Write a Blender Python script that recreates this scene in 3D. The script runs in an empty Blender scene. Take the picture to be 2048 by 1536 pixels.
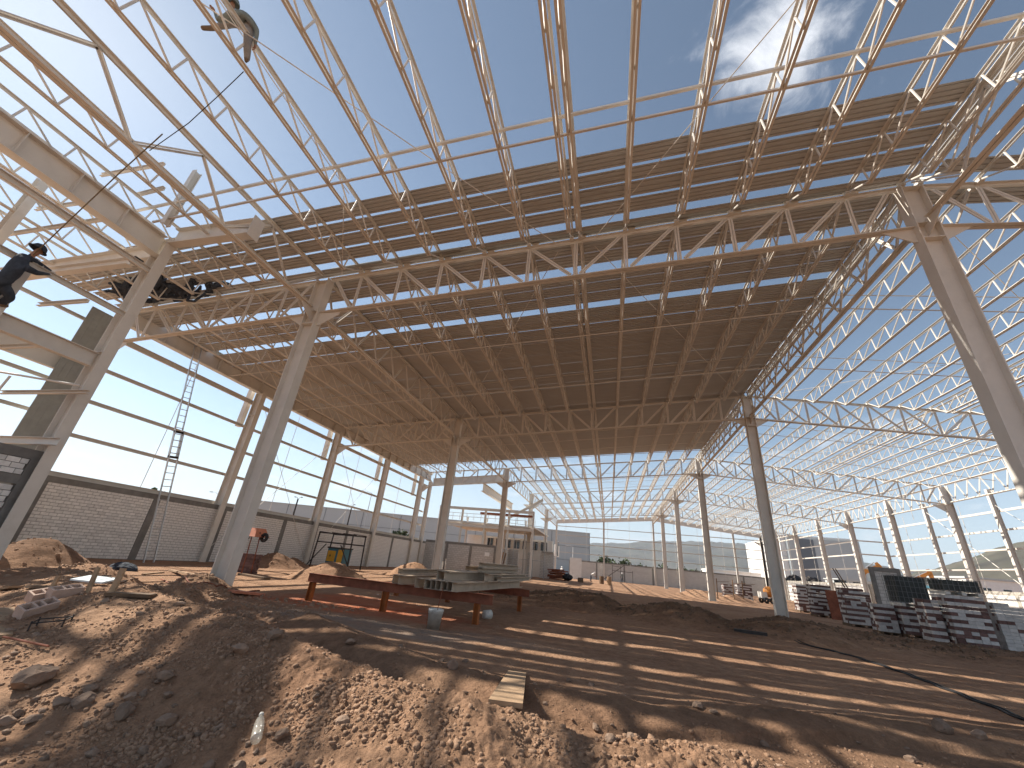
import bpy, math, random
import numpy as np
from mathutils import Vector, Matrix
random.seed(7); RNG = np.random.default_rng(11)
SC = bpy.context.scene
COL = SC.collection
R = math.radians
PI = math.pi

# ---------------------------------------------------------------- camera
CAM_Z = 1.40
YAW, PITCH, ROLL = -0.2576, 0.4208, 0.0988
FPX = 799.23
fw = Vector((math.sin(YAW)*math.cos(PITCH), math.cos(YAW)*math.cos(PITCH), math.sin(PITCH)))
r0 = Vector((math.cos(YAW), -math.sin(YAW), 0)); u0 = r0.cross(fw)
rt = math.cos(ROLL)*r0 + math.sin(ROLL)*u0
up = -math.sin(ROLL)*r0 + math.cos(ROLL)*u0
cam_d = bpy.data.cameras.new('camera'); cam = bpy.data.objects.new('camera', cam_d); COL.objects.link(cam)
cam_d.sensor_width = 36.0; cam_d.lens = 36.0*FPX/2048.0
cam_d.clip_start = 0.05; cam_d.clip_end = 30000
M = Matrix((rt, up, -fw)).transposed().to_4x4(); M.translation = Vector((0, 0, CAM_Z)); cam.matrix_world = M
SC.camera = cam

# survey helpers: where a sight line from the tripod meets a known plane (used to place things at real size)
def sight(u, v): return rt*((u-1024)/FPX) + up*((768-v)/FPX) + fw
def on_x(u, v, x): d = sight(u, v); t = x/d.x; return Vector((x, d.y*t, d.z*t+CAM_Z))
def on_y(u, v, y): d = sight(u, v); t = y/d.y; return Vector((d.x*t, y, d.z*t+CAM_Z))
def on_z(u, v, z=0.0): d = sight(u, v); t = (z-CAM_Z)/d.z; return Vector((d.x*t, d.y*t, z))

def hit(u, v, tmax=120.0):
    """first point where a sight line meets the terrain"""
    d = sight(u, v); ts = np.geomspace(1.2, tmax, 900); zz = CAM_Z+d.z*ts; hh_ = height(d.x*ts, d.y*ts); k = np.argmax(zz < hh_); t = ts[k]
    return Vector((d.x*t, d.y*t, float(hh_[k])))
# ---------------------------------------------------------------- world, sun, exposure
SUN_EL, SUN_AZ = R(40.2), R(-81.5)           # azimuth measured from +Y towards +X
w = bpy.data.worlds.new('World'); SC.world = w; w.use_nodes = True
nt = w.node_tree; nt.nodes.clear()
def N(tree, t, **k):
    n = tree.nodes.new(t)
    for a, b in k.items():
        if a.startswith('i_'): n.inputs[a[2:]].default_value = b
        elif a.startswith('n_'): n.inputs[int(a[2:])].default_value = b
        else: setattr(n, a, b)
    return n
sky = N(nt, 'ShaderNodeTexSky', sky_type='NISHITA', sun_disc=False, sun_elevation=SUN_EL, sun_rotation=SUN_AZ,
        altitude=900.0, air_density=1.0, dust_density=0.4, ozone_density=0.35)
bg = N(nt, 'ShaderNodeBackground'); bg.inputs['Strength'].default_value = 0.082
wo = N(nt, 'ShaderNodeOutputWorld')
tc = N(nt, 'ShaderNodeTexCoord')
def cloud_mask(direction, size, stretch, seed, lo, hi):
    """soft ragged cloud round one compass direction of the sky dome"""
    d = Vector(direction).normalized()
    sx = d.cross(Vector((0, 0, 1))).normalized(); sz = sx.cross(d)
    comb = []
    for ax, s in ((sx, stretch[0]), (sz, stretch[1])):
        dp = N(nt, 'ShaderNodeVectorMath', operation='DOT_PRODUCT'); nt.links.new(tc.outputs['Generated'], dp.inputs[0]); dp.inputs[1].default_value = ax
        m_ = N(nt, 'ShaderNodeMath', operation='DIVIDE'); nt.links.new(dp.outputs['Value'], m_.inputs[0]); m_.inputs[1].default_value = size*s
        p_ = N(nt, 'ShaderNodeMath', operation='MULTIPLY'); nt.links.new(m_.outputs[0], p_.inputs[0]); nt.links.new(m_.outputs[0], p_.inputs[1]); comb.append(p_)
    ad = N(nt, 'ShaderNodeMath', operation='ADD'); nt.links.new(comb[0].outputs[0], ad.inputs[0]); nt.links.new(comb[1].outputs[0], ad.inputs[1])
    sq = N(nt, 'ShaderNodeMath', operation='SQRT'); nt.links.new(ad.outputs[0], sq.inputs[0])
    dpf = N(nt, 'ShaderNodeVectorMath', operation='DOT_PRODUCT'); nt.links.new(tc.outputs['Generated'], dpf.inputs[0]); dpf.inputs[1].default_value = d
    fr = N(nt, 'ShaderNodeMath', operation='GREATER_THAN'); nt.links.new(dpf.outputs['Value'], fr.inputs[0]); fr.inputs[1].default_value = 0.2
    mp = N(nt, 'ShaderNodeMapping'); nt.links.new(tc.outputs['Generated'], mp.inputs['Vector']); mp.inputs['Location'].default_value = (seed, seed*1.7, seed*.3); mp.inputs['Scale'].default_value = (1.0, 1.0, 1.0)
    nz = N(nt, 'ShaderNodeTexNoise', i_Scale=7.0, i_Detail=9.0, i_Roughness=0.62, i_Distortion=0.7); nt.links.new(mp.outputs[0], nz.inputs['Vector'])
    sub = N(nt, 'ShaderNodeMath', operation='MULTIPLY_ADD'); nt.links.new(sq.outputs[0], sub.inputs[0]); sub.inputs[1].default_value = -0.42; nt.links.new(nz.outputs['Fac'], sub.inputs[2])
    rm = N(nt, 'ShaderNodeMapRange', interpolation_type='SMOOTHSTEP'); nt.links.new(sub.outputs[0], rm.inputs['Value']); rm.inputs['From Min'].default_value = lo; rm.inputs['From Max'].default_value = hi
    mm = N(nt, 'ShaderNodeMath', operation='MULTIPLY'); nt.links.new(rm.outputs[0], mm.inputs[0]); nt.links.new(fr.outputs[0], mm.inputs[1])
    return mm
# low broken cloud all round the horizon
sep = N(nt, 'ShaderNodeSeparateXYZ'); nt.links.new(tc.outputs['Generated'], sep.inputs[0])
mp = N(nt, 'ShaderNodeMapping'); nt.links.new(tc.outputs['Generated'], mp.inputs['Vector']); mp.inputs['Scale'].default_value = (1.0, 1.0, 2.6); mp.inputs['Location'].default_value = (3.1, .4, 0)
nz = N(nt, 'ShaderNodeTexNoise', i_Scale=6.5, i_Detail=8.0, i_Roughness=0.58, i_Distortion=0.3); nt.links.new(mp.outputs[0], nz.inputs['Vector'])
rmn = N(nt, 'ShaderNodeMapRange', interpolation_type='SMOOTHSTEP', n_1=0.54, n_2=0.72); nt.links.new(nz.outputs['Fac'], rmn.inputs['Value'])
e1 = N(nt, 'ShaderNodeMapRange', interpolation_type='SMOOTHSTEP', n_1=0.42, n_2=0.16, n_3=0.0, n_4=0.55); nt.links.new(sep.outputs['Z'], e1.inputs['Value'])
low = N(nt, 'ShaderNodeMath', operation='MULTIPLY'); nt.links.new(rmn.outputs[0], low.inputs[0]); nt.links.new(e1.outputs[0], low.inputs[1])
masks = [cloud_mask(sight(1575, 75), 0.20, (0.8, 0.9), 2.3, 0.18, 0.62), low]
tint = N(nt, 'ShaderNodeMix', data_type='RGBA', blend_type='MULTIPLY'); tint.inputs['Factor'].default_value = 1.0; nt.links.new(sky.outputs[0], tint.inputs['A']); tint.inputs['B'].default_value = (0.96, 1.04, 1.0, 1)
hsv = N(nt, 'ShaderNodeHueSaturation', i_Saturation=0.84); nt.links.new(tint.outputs['Result'], hsv.inputs['Color'])
prev = hsv.outputs[0]
for i, mk in enumerate(masks):
    mx = N(nt, 'ShaderNodeMix', data_type='RGBA'); nt.links.new(mk.outputs[0], mx.inputs['Factor']); nt.links.new(prev, mx.inputs['A']); mx.inputs['B'].default_value = (7.0, 7.2, 7.6, 1) if i == 0 else (8.6, 8.7, 8.8, 1)
    prev = mx.outputs['Result']
hzb = N(nt, 'ShaderNodeMapRange', interpolation_type='SMOOTHERSTEP', n_1=0.34, n_2=-0.05, n_3=0.0, n_4=0.68); nt.links.new(sep.outputs['Z'], hzb.inputs['Value'])
mx = N(nt, 'ShaderNodeMix', data_type='RGBA'); nt.links.new(hzb.outputs[0], mx.inputs['Factor']); nt.links.new(prev, mx.inputs['A']); mx.inputs['B'].default_value = (5.4, 5.9, 6.5, 1); prev = mx.outputs['Result']
nt.links.new(prev, bg.inputs['Color']); nt.links.new(bg.outputs[0], wo.inputs['Surface'])

sl = bpy.data.lights.new('sun', 'SUN'); so = bpy.data.objects.new('sun', sl); COL.objects.link(so)
sl.energy = 5.0; sl.angle = R(0.53); sl.color = (1.0, 0.93, 0.82)
SUN_DIR = Vector((math.sin(SUN_AZ)*math.cos(SUN_EL), math.cos(SUN_AZ)*math.cos(SUN_EL), math.sin(SUN_EL)))
so.rotation_euler = SUN_DIR.to_track_quat('Z', 'Y').to_euler(); so.location = (-40, 10, 40)

SC.view_settings.view_transform = 'Standard'; SC.view_settings.look = 'None'
SC.view_settings.gamma = 1.0; SC.view_settings.use_curve_mapping = False
SC.view_settings.exposure = 0.88
HAZE = 0.00009
SC.cycles.max_bounces = 8; SC.cycles.diffuse_bounces = 6; SC.cycles.glossy_bounces = 2; SC.cycles.transparent_max_bounces = 8; SC.cycles.transmission_bounces = 4
SC.cycles.use_denoising = True

# ---------------------------------------------------------------- materials
MATS = {}
def mat(name, col, rough=0.7, metal=0.0, var=0.12, scale=3.0, bump=0.0, bscale=40.0, rnd=0.0, stain=None, stain_amt=0.0, stain_scale=1.2, spec=0.3, coat=0.0):
    m = bpy.data.materials.new(name); m.use_nodes = True; t = m.node_tree; b = t.nodes['Principled BSDF']
    b.inputs['Roughness'].default_value = rough; b.inputs['Metallic'].default_value = metal
    b.inputs['Specular IOR Level'].default_value = spec; b.inputs['Coat Weight'].default_value = coat
    g = N(t, 'ShaderNodeNewGeometry')
    nz = N(t, 'ShaderNodeTexNoise', i_Scale=scale, i_Detail=6.0, i_Roughness=0.6); t.links.new(g.outputs['Position'], nz.inputs['Vector'])
    rm = N(t, 'ShaderNodeMapRange', n_1=0.3, n_2=0.7, n_3=1-var, n_4=1+var); t.links.new(nz.outputs['Fac'], rm.inputs['Value'])
    hs = N(t, 'ShaderNodeHueSaturation'); hs.inputs['Color'].default_value = (*col, 1)
    last = rm.outputs[0]
    if rnd > 0:
        oi = N(t, 'ShaderNodeObjectInfo'); r2 = N(t, 'ShaderNodeMapRange', n_1=0.0, n_2=1.0, n_3=1-rnd, n_4=1+rnd); t.links.new(oi.outputs['Random'], r2.inputs['Value'])
        mu = N(t, 'ShaderNodeMath', operation='MULTIPLY'); t.links.new(last, mu.inputs[0]); t.links.new(r2.outputs[0], mu.inputs[1]); last = mu.outputs[0]
    t.links.new(last, hs.inputs['Value'])
    cout = hs.outputs['Color']
    if stain:
        n2 = N(t, 'ShaderNodeTexNoise', i_Scale=stain_scale, i_Detail=8.0, i_Roughness=0.68); t.links.new(g.outputs['Position'], n2.inputs['Vector'])
        r3 = N(t, 'ShaderNodeMapRange', interpolation_type='SMOOTHSTEP', n_1=0.5, n_2=0.72, n_3=0.0, n_4=stain_amt); t.links.new(n2.outputs['Fac'], r3.inputs['Value'])
        mx = N(t, 'ShaderNodeMix', data_type='RGBA'); t.links.new(r3.outputs[0], mx.inputs['Factor']); t.links.new(cout, mx.inputs['A']); mx.inputs['B'].default_value = (*stain, 1); cout = mx.outputs['Result']
    t.links.new(cout, b.inputs['Base Color'])
    if bump > 0:
        n3 = N(t, 'ShaderNodeTexNoise', i_Scale=bscale, i_Detail=5.0, i_Roughness=0.65); t.links.new(g.outputs['Position'], n3.inputs['Vector'])
        bp = N(t, 'ShaderNodeBump', i_Strength=min(1.0, bump), i_Distance=0.02); t.links.new(n3.outputs['Fac'], bp.inputs['Height']); t.links.new(bp.outputs[0], b.inputs['Normal'])
    MATS[name] = m; return m
STEEL = mat('cream painted steel', (0.66, 0.62, 0.56), 0.5, 0, .07, 1.3, stain=(0.50, 0.45, 0.38), stain_amt=.3, stain_scale=2.5)
SHEET = mat('galvanised roof sheet', (0.45, 0.435, 0.41), 0.55, 0.0, .06, .6)
ZINC = mat('bare zinc sheet', (0.30, 0.305, 0.28), 0.6, 0.0, .12, 3)
RUST = mat('red oxide primed steel', (0.235, 0.078, 0.042), 0.8, 0, .3, 4, bump=.2, bscale=60)
ORANGE_LEG = mat('orange primed steel', (0.34, 0.105, 0.025), 0.7, 0, .25, 5)
BLOCK = mat('white concrete block', (0.76, 0.735, 0.70), 0.9, 0, .12, 9, bump=.3, bscale=90, rnd=.10)
MORTAR = mat('grey mortar', (0.20, 0.185, 0.17), 0.95, 0, .15, 8)
CONC = mat('grey cast concrete', (0.21, 0.20, 0.185), 0.92, 0, .22, 2.2, bump=.25, bscale=40, stain=(.13, .12, .11), stain_amt=.5)
WOODM = mat('weathered plank', (0.36, 0.24, 0.145), 0.85, 0, .28, 6, bump=.3, bscale=50)
WOODD = mat('dark weathered timber', (0.16, 0.105, 0.065), 0.88, 0, .28, 6, bump=.3, bscale=50)
STONE = mat('field stone', (0.255, 0.175, 0.125), 0.95, 0, .25, 9, bump=.6, bscale=40, rnd=.22)
ALU = mat('aluminium', (0.55, 0.56, 0.57), 0.35, 0.8, .08, 4)
BLACK = mat('black plastic', (0.018, 0.018, 0.02), 0.55, 0, .25, 5)
DARKSTEEL = mat('dark steel', (0.05, 0.042, 0.038), 0.6, 0.3, .3, 5)
NAVY = mat('navy work cloth', (0.045, 0.055, 0.072), 0.95, 0, .3, 10, bump=.5, bscale=30)
GREYCLOTH = mat('grey brown work trousers', (0.26, 0.23, 0.205), 0.95, 0, .22, 9, bump=.5, bscale=25)
GREENCLOTH = mat('grey green work jacket', (0.19, 0.21, 0.19), 0.95, 0, .22, 9, bump=.5, bscale=25)
WHITECLOTH = mat('white shirt cloth', (0.68, 0.67, 0.64), 0.95, 0, .12, 9)
SKIN = mat('skin', (0.32, 0.17, 0.105), 0.6, 0, .1, 9)
BOOT = mat('tan work boot', (0.19, 0.13, 0.085), 0.8, 0, .2, 12)
STRAP = mat('yellow webbing', (0.20, 0.155, 0.09), 0.85, 0, .2, 12)
WHITEPL = mat('dusty white plastic', (0.62, 0.60, 0.55), 0.5, 0, .14, 8, stain=(.38, .30, .24), stain_amt=.7, stain_scale=7)
WHITEP = mat('white paint', (0.78, 0.77, 0.74), 0.6, 0, .06, 1)
YELLOW = mat('yellow machine paint', (0.62, 0.33, 0.03), 0.45, 0, .15, 3, coat=.2)
ORANGE = mat('orange machine paint', (0.42, 0.165, 0.03), 0.55, 0, .18, 2, coat=.2)
BLUE = mat('teal blue paint', (0.05, 0.16, 0.20), 0.5, 0, .15, 3)
TANK = mat('light blue tank paint', (0.22, 0.50, 0.62), 0.45, 0, .12, 2)
GLASSD = mat('dark window glass', (0.015, 0.02, 0.025), 0.08, 0, .05, 2, spec=.8)
TERRA = mat('faded orange tub', (0.62, 0.23, 0.13), 0.6, 0, .15, 5)
GREYWALL = mat('pale grey wall panel', (0.46, 0.49, 0.49), 0.6, 0, .04, .2)
DARKWALL = mat('dark grey wall panel', (0.16, 0.18, 0.20), 0.6, 0, .06, .2)
BRICKR = mat('red brown brick', (0.15, 0.088, 0.077), 0.9, 0, .25, 14, bump=.3, bscale=60, rnd=.3)
BRICKW = mat('white faced brick', (0.53, 0.51, 0.49), 0.75, 0, .14, 12, rnd=.12)
LEAF = mat('dusty green leaf', (0.055, 0.075, 0.03), 0.8, 0, .45, 1.3, rnd=.3)
BARK = mat('bark', (0.10, 0.075, 0.055), 0.95, 0, .3, 6)
GALVPOLE = mat('galvanised pole', (0.40, 0.41, 0.42), 0.5, 0.4, .08, 3)
PAPER = mat('white paper sheet', (0.8, 0.8, 0.78), 0.8, 0, .03, 3)
PALEBLUE = mat('pale blue panel', (0.62, 0.68, 0.69), 0.4, 0, .08, 3)
ROPE = mat('dark rope', (0.06, 0.052, 0.045), 0.9, 0, .2, 20)
def fluid(name, col, alpha):
    m = bpy.data.materials.new(name); m.use_nodes = True; b = m.node_tree.nodes['Principled BSDF']
    b.inputs['Base Color'].default_value = (*col, 1); b.inputs['Roughness'].default_value = .18; b.inputs['Alpha'].default_value = alpha; b.inputs['Specular IOR Level'].default_value = .6
    g = N(m.node_tree, 'ShaderNodeTexNoise', i_Scale=30.0); r_ = N(m.node_tree, 'ShaderNodeMapRange', n_3=alpha*.7, n_4=alpha*1.3); m.node_tree.links.new(g.outputs['Fac'], r_.inputs['Value']); m.node_tree.links.new(r_.outputs[0], b.inputs['Alpha'])
    return m
TANKD = mat('dark grey tank plastic', (0.055, 0.06, 0.056), 0.6, 0, .25, 4)
DULLBAR = mat('dull cage bar', (0.16, 0.165, 0.165), 0.6, 0.2, .1, 4)
PURLIN = mat('dusty cream channel steel', (0.46, 0.37, 0.28), 0.6, 0, .12, 2.0, stain=(0.30, 0.22, 0.16), stain_amt=.5, stain_scale=3)
PET = fluid('dusty clear plastic', (0.62, 0.58, 0.50), .42)

# ---------------------------------------------------------------- mesh helpers
class MB:
    def __init__(s): s.v = []; s.f = []; s.mi = []
    def add(s, vs, fs, mi=0):
        o = len(s.v); s.v += [tuple(p) for p in vs]; s.f += [tuple(i+o for i in f) for f in fs]; s.mi += [mi]*len(fs)
    BF = [(0, 3, 2, 1), (4, 5, 6, 7), (0, 1, 5, 4), (1, 2, 6, 5), (2, 3, 7, 6), (3, 0, 4, 7)]
    def box(s, x0, x1, y0, y1, z0, z1, mi=0):
        s.add([(x0, y0, z0), (x1, y0, z0), (x1, y1, z0), (x0, y1, z0), (x0, y0, z1), (x1, y0, z1), (x1, y1, z1), (x0, y1, z1)], MB.BF, mi)
    def obox(s, c, ax, ay, az, mi=0):
        """oriented box: centre and three half-extent vectors"""
        c, ax, ay, az = Vector(c), Vector(ax), Vector(ay), Vector(az)
        vs = [c+sx*ax+sy*ay+sz*az for sz in (-1, 1) for sx, sy in ((-1, -1), (1, -1), (1, 1), (-1, 1))]
        s.add(vs, MB.BF, mi)
    def bar(s, p0, p1, wd, ht, upv=(0, 0, 1), mi=0, off=(0, 0)):
        p0, p1 = Vector(p0), Vector(p1); d = (p1-p0); L = d.length; d.normalize()
        upv = Vector(upv)
        if abs(d.dot(upv)) > .985: upv = Vector((0, 1, 0)) if abs(d.y) < .9 else Vector((1, 0, 0))
        sd = d.cross(upv).normalized(); u = sd.cross(d).normalized()
        c = (p0+p1)/2 + sd*off[0] + u*off[1]
        s.obox(c, d*(L/2), sd*(wd/2), u*(ht/2), mi)
    def angles(s, p0, p1, leg, t, gap, upv=(0, 0, 1), flip=False, mi=0):
        """two back-to-back angles: upright legs next to the gap, flat legs outside at the bottom (or top)"""
        k = 1 if flip else -1
        for sg in (-1, 1):
            s.bar(p0, p1, t, leg, upv, mi, (sg*(gap/2+t/2), 0))
            s.bar(p0, p1, leg-t, t, upv, mi, (sg*(gap/2+t+(leg-t)/2), k*(leg/2-t/2)))
    def tube(s, pts, rad, seg=8, mi=0, cap=True):
        pts = [Vector(p) for p in pts]; n = len(pts); rads = rad if isinstance(rad, (list, tuple)) else [rad]*n
        prevu = None; rings = []
        for i, p in enumerate(pts):
            d = (pts[min(i+1, n-1)]-pts[max(i-1, 0)]).normalized()
            if prevu is None:
                a = Vector((0, 0, 1)) if abs(d.z) < .9 else Vector((1, 0, 0)); u = d.cross(a).normalized()
            else:
                u = (prevu-d*prevu.dot(d)).normalized()
            prevu = u; v = d.cross(u)
            rings.append([p+(u*math.cos(2*PI*k/seg)+v*math.sin(2*PI*k/seg))*rads[i] for k in range(seg)])
        vs = [q for r_ in rings for q in r_]; fs = []
        for i in range(n-1):
            for k in range(seg): a = i*seg+k; b = i*seg+(k+1) % seg; fs.append((a, b, b+seg, a+seg))
        if cap: fs.append(tuple(range(seg))[::-1]); fs.append(tuple((n-1)*seg+k for k in range(seg)))
        s.add(vs, fs, mi)
    def prism(s, poly, ax0, ax1, mi=0):
        """extrude a planar polygon (list of Vector) from offset ax0 to ax1"""
        n = len(poly); a = [Vector(p)+Vector(ax0) for p in poly]; b = [Vector(p)+Vector(ax1) for p in poly]
        s.add(a+b, [tuple(range(n))[::-1], tuple(range(n, 2*n))]+[(i, (i+1) % n, n+(i+1) % n, n+i) for i in range(n)], mi)
    def lathe(s, prof, seg=20, c=(0, 0, 0), mi=0):
        c = Vector(c); vs = []; fs = []; n = len(prof)
        for r_, z in prof: vs += [c+Vector((r_*math.cos(2*PI*k/seg), r_*math.sin(2*PI*k/seg), z)) for k in range(seg)]
        for i in range(n-1):
            for k in range(seg): a = i*seg+k; b = i*seg+(k+1) % seg; fs.append((a, b, b+seg, a+seg))
        s.add(vs, fs, mi)
    def mesh(s, name, mats, smooth=False):
        me = bpy.data.meshes.new(name); me.from_pydata(s.v, [], s.f)
        for m in (mats if isinstance(mats, (list, tuple)) else [mats]): me.materials.append(m)
        if len(set(s.mi)) > 1: me.polygons.foreach_set('material_index', s.mi)
        if smooth: me.polygons.foreach_set('use_smooth', [True]*len(s.f))
        me.update(); return me
    def build(s, name, mats, parent=None, smooth=False, **props):
        return link(name, s.mesh(name, mats, smooth), parent, **props)
def link(name, me, parent=None, loc=None, rot=None, **props):
    o = bpy.data.objects.new(name, me); COL.objects.link(o)
    if parent is not None: o.parent = parent
    if loc is not None: o.location = loc
    if rot is not None: o.rotation_euler = rot
    for k, v in props.items(): o[k] = v
    return o
def thing(name, label, cat, loc=(0, 0, 0), rot=(0, 0, 0), group=None):
    o = bpy.data.objects.new(name, None); COL.objects.link(o); o.location = loc; o.rotation_euler = rot; o.empty_display_size = .2
    o['label'] = label; o['category'] = cat
    if group: o['group'] = group
    return o
def tag(o, label, cat, group=None):
    o['label'] = label; o['category'] = cat
    if group: o['group'] = group
    return o
# numpy gradient noise
_perm = RNG.permutation(512); _perm = np.concatenate([_perm, _perm])
_ga = RNG.random(1024)*2*PI; _gx, _gy = np.cos(_ga), np.sin(_ga)
def pn(x, y):
    xi = np.floor(x).astype(int); yi = np.floor(y).astype(int); xf = x-xi; yf = y-yi
    u_ = xf*xf*xf*(xf*(xf*6-15)+10); v_ = yf*yf*yf*(yf*(yf*6-15)+10)
    def g(ix, iy, fx, fy):
        h = _perm[(_perm[ix & 511]+iy) & 511]; return _gx[h]*fx+_gy[h]*fy
    a = g(xi, yi, xf, yf); b = g(xi+1, yi, xf-1, yf); c = g(xi, yi+1, xf, yf-1); d = g(xi+1, yi+1, xf-1, yf-1)
    return (a+(b-a)*u_)*(1-v_)+(c+(d-c)*u_)*v_
def fbm(x, y, oct=4, lac=2.03, gain=.5):
    s = 0; a = 1.0
    for i in range(oct): s = s+a*pn(x+17.3*i, y-9.1*i); x = x*lac; y = y*lac; a *= gain
    return s
# ---------------------------------------------------------------- terrain
def seg_dist(x, y, pts):
    """distance to a polyline, interpolated third value, and side (+ = left of travel)"""
    best = np.full(x.shape, 1e9); val = np.zeros(x.shape); side = np.zeros(x.shape)
    for (x0, y0, h0), (x1, y1, h1) in zip(pts[:-1], pts[1:]):
        dx, dy = x1-x0, y1-y0; L2 = dx*dx+dy*dy
        t = np.clip(((x-x0)*dx+(y-y0)*dy)/L2, 0, 1)
        d = np.hypot(x-(x0+t*dx), y-(y0+t*dy)); m = d < best
        best = np.where(m, d, best); val = np.where(m, h0+t*(h1-h0), val); side = np.where(m, np.sign(dx*(y-y0)-dy*(x-x0)), side)
    return best, val, side
CREST = [(-13.5, 8.6, .30), (-10.2, 6.9, .45), (-7.9, 5.75, .58), (-6.3, 5.0, .66), (-4.7, 4.5, .62), (-3.2, 4.05, .58), (-1.9, 3.62, .48), (-.95, 3.40, .50), (-.2, 3.42, .40), (.6, 3.6, .42), (1.5, 3.85, .30), (3.1, 4.5, .26), (6.5, 5.6, .16)]
TRENCH = [(-4.3, 5.75, 0), (-3.0, 5.1, .20), (-1.9, 4.60, .52), (-.9, 4.42, .60), (0, 4.52, .56), (1.2, 4.9, .44), (2.6, 5.6, .26), (5, 6.4, .16), (8, 7.2, 0)]
BERM = [(-5.2, 7.3, .20), (-3.6, 6.3, .18), (-2.4, 5.75, .16), (-1.0, 5.5, .12), (.4, 5.7, .10), (1.8, 6.2, .12), (4, 7.1, .08), (7, 7.9, .10)]
MIDR = [(-7.5, 20.3, 0.23), (-5, 19.3, 0.39), (-3.3, 19.0, 0.39), (-1.7, 19.0, 0.65), (-.3, 18.9, 0.60), (.5, 18.6, 0.26), (2.2, 18.1, 0.65), (3.4, 17.7, 0.52), (4.1, 17.5, 0.26), (5.7, 17.5, 0.60), (7.4, 17.9, 0.44), (9.5, 18.3, 0.34), (12, 17.6, 0.34), (16, 16, 0.26), (22, 14.5, 0.13)]
HEAPS = [(-12.3, 17.9, .85, 1.9), (-13.0, 28.0, 1.05, 1.9), (-18.7, 21.6, .9, 1.7), (-19.2, 23.6, .6, 1.1), (-16.6, 9.6, .95, 1.7), (-12.9, 8.9, .42, 1.0), (-9.2, 7.9, .42, .95), (-10.9, 10.1, .42, 1.0), (-9.9, 9.5, .28, .8), (-7.4, 7.6, .22, .9),
         (9.3, 51.5, .8, 2.6), (12.0, 48.5, .7, 2.4), (15.0, 57.0, .7, 2.5), (-11.6, 8.2, .22, .7), (-6.3, 7.2, .18, .7)]
def height(x, y, fine=True):
    h = .025*fbm(x*.35, y*.35, 3) + .012*fbm(x*1.3, y*1.3, 3)
    wob = .22*pn(x*1.1+5, y*1.1) + .10*pn(x*3.1, y*3.1+4)
    d, c, s = seg_dist(x, y, CREST); fw_ = np.where(x > -2.4, .98+.35*np.clip((x+2.4)/1.2, 0, 1), .98+1.35*np.clip((-x-2.4)/4, 0, 1)); wd = np.where(s > 0, .95*(c/.45)**.5, fw_)
    q = np.clip(1-(d+wob*.6)/wd, 0, 1.2); q = np.where(q < .8, q, .8+(q-.8)*.45)
    m1 = c*q*1.08; h = np.maximum(h, h*.4+m1)
    d, c, s = seg_dist(x, y, BERM); q = np.clip(1-(d+wob*.7)/.9, 0, 1); h = np.maximum(h, h*.5+c*1.3*q)
    d, c, s = seg_dist(x, y, TRENCH); q = np.clip((.52-(d+wob*.35))/.26, 0, 1); q = q*q*(3-2*q); h = h-(c+.03)*q*(c > .01)
    d, c, s = seg_dist(x, y, MIDR); q = np.clip(1-(d+wob*1.4)/(1.5+.8*c), 0, 1); q = np.where(q < .75, q, .75+(q-.75)*.5); h = np.maximum(h, h*.5+c*1.12*q)
    for hx, hy, hh, hr in HEAPS:
        d = np.hypot(x-hx, y-hy)+wob*.7; q = np.clip(1-d/hr, 0, 1); q = np.where(q < .8, q, .8+(q-.8)*.4); h = np.maximum(h, h*.5+hh*q)
    h = h+1.0*np.clip((x-33.4)/1.5, 0, 1)*np.clip((y-10)/8, 0, 1)
    if fine:
        near = 1/(1+(np.hypot(x, y)/9)**2); lum = np.clip(h*3, 0, 1)*(x < 30)
        h = h + near*(.006+.050*lum)*fbm(x*3.2, y*3.2, 5, gain=.55) + near*(.004+.026*lum)*np.abs(fbm(x*8, y*8, 4, gain=.6)) + near*(.002+.012*lum)*fbm(x*21, y*21, 3, gain=.6)
        mid = np.clip((h-.10)*4, 0, 1)*(1-near); h = h+mid*.06*fbm(x*2.2, y*2.2, 3)
    return h
def hz(x, y): return float(height(np.array([float(x)]), np.array([float(y)]))[0])

ang_dense = np.linspace(R(-84), R(56), 760); ang_back = np.linspace(R(56), R(276), 90)[1:-1]
ANG = np.concatenate([ang_dense, ang_back])
RAD = np.concatenate([np.geomspace(.7, 2.0, 40)[:-1], np.geomspace(2.0, 12, 330)[:-1], np.geomspace(12, 34, 190)[:-1], np.geomspace(34, 130, 90)[:-1], np.geomspace(130, 9000, 40)])
AA, RR = np.meshgrid(ANG, RAD); GX = RR*np.sin(AA); GY = RR*np.cos(AA)
GZ = height(GX, GY)
far = np.clip((RR-110)/80, 0, 1); GZ = GZ*(1-far)  # level plain far out
# the yard outside the left wall and beyond the end wall stays level
na = len(ANG); nr = len(RAD); idx = np.arange(na*nr).reshape(nr, na)
a = idx[:-1, :]; b = np.roll(idx, -1, axis=1)[:-1, :]; c = np.roll(idx, -1, axis=1)[1:, :]; d = idx[1:, :]
quads = np.stack([a, d, c, b], -1).reshape(-1, 4)
gverts = np.stack([GX, GY, GZ], -1).reshape(-1, 3); gverts = np.vstack([gverts, [[0, 0, 0]]]); ctr = len(gverts)-1
me = bpy.data.meshes.new('ground')
me.vertices.add(len(gverts)); me.vertices.foreach_set('co', gverts.astype(np.float32).ravel())
tris = np.stack([idx[0, :], np.roll(idx[0, :], -1), np.full(na, ctr)], -1)
nl = quads.size+tris.size; me.loops.add(nl); me.loops.foreach_set('vertex_index', np.concatenate([quads.ravel(), tris.ravel()]).astype(np.int32))
npol = len(quads)+len(tris); me.polygons.add(npol)
ls = np.concatenate([np.arange(len(quads))*4, len(quads)*4+np.arange(len(tris))*3]); me.polygons.foreach_set('loop_start', ls.astype(np.int32))
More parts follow.
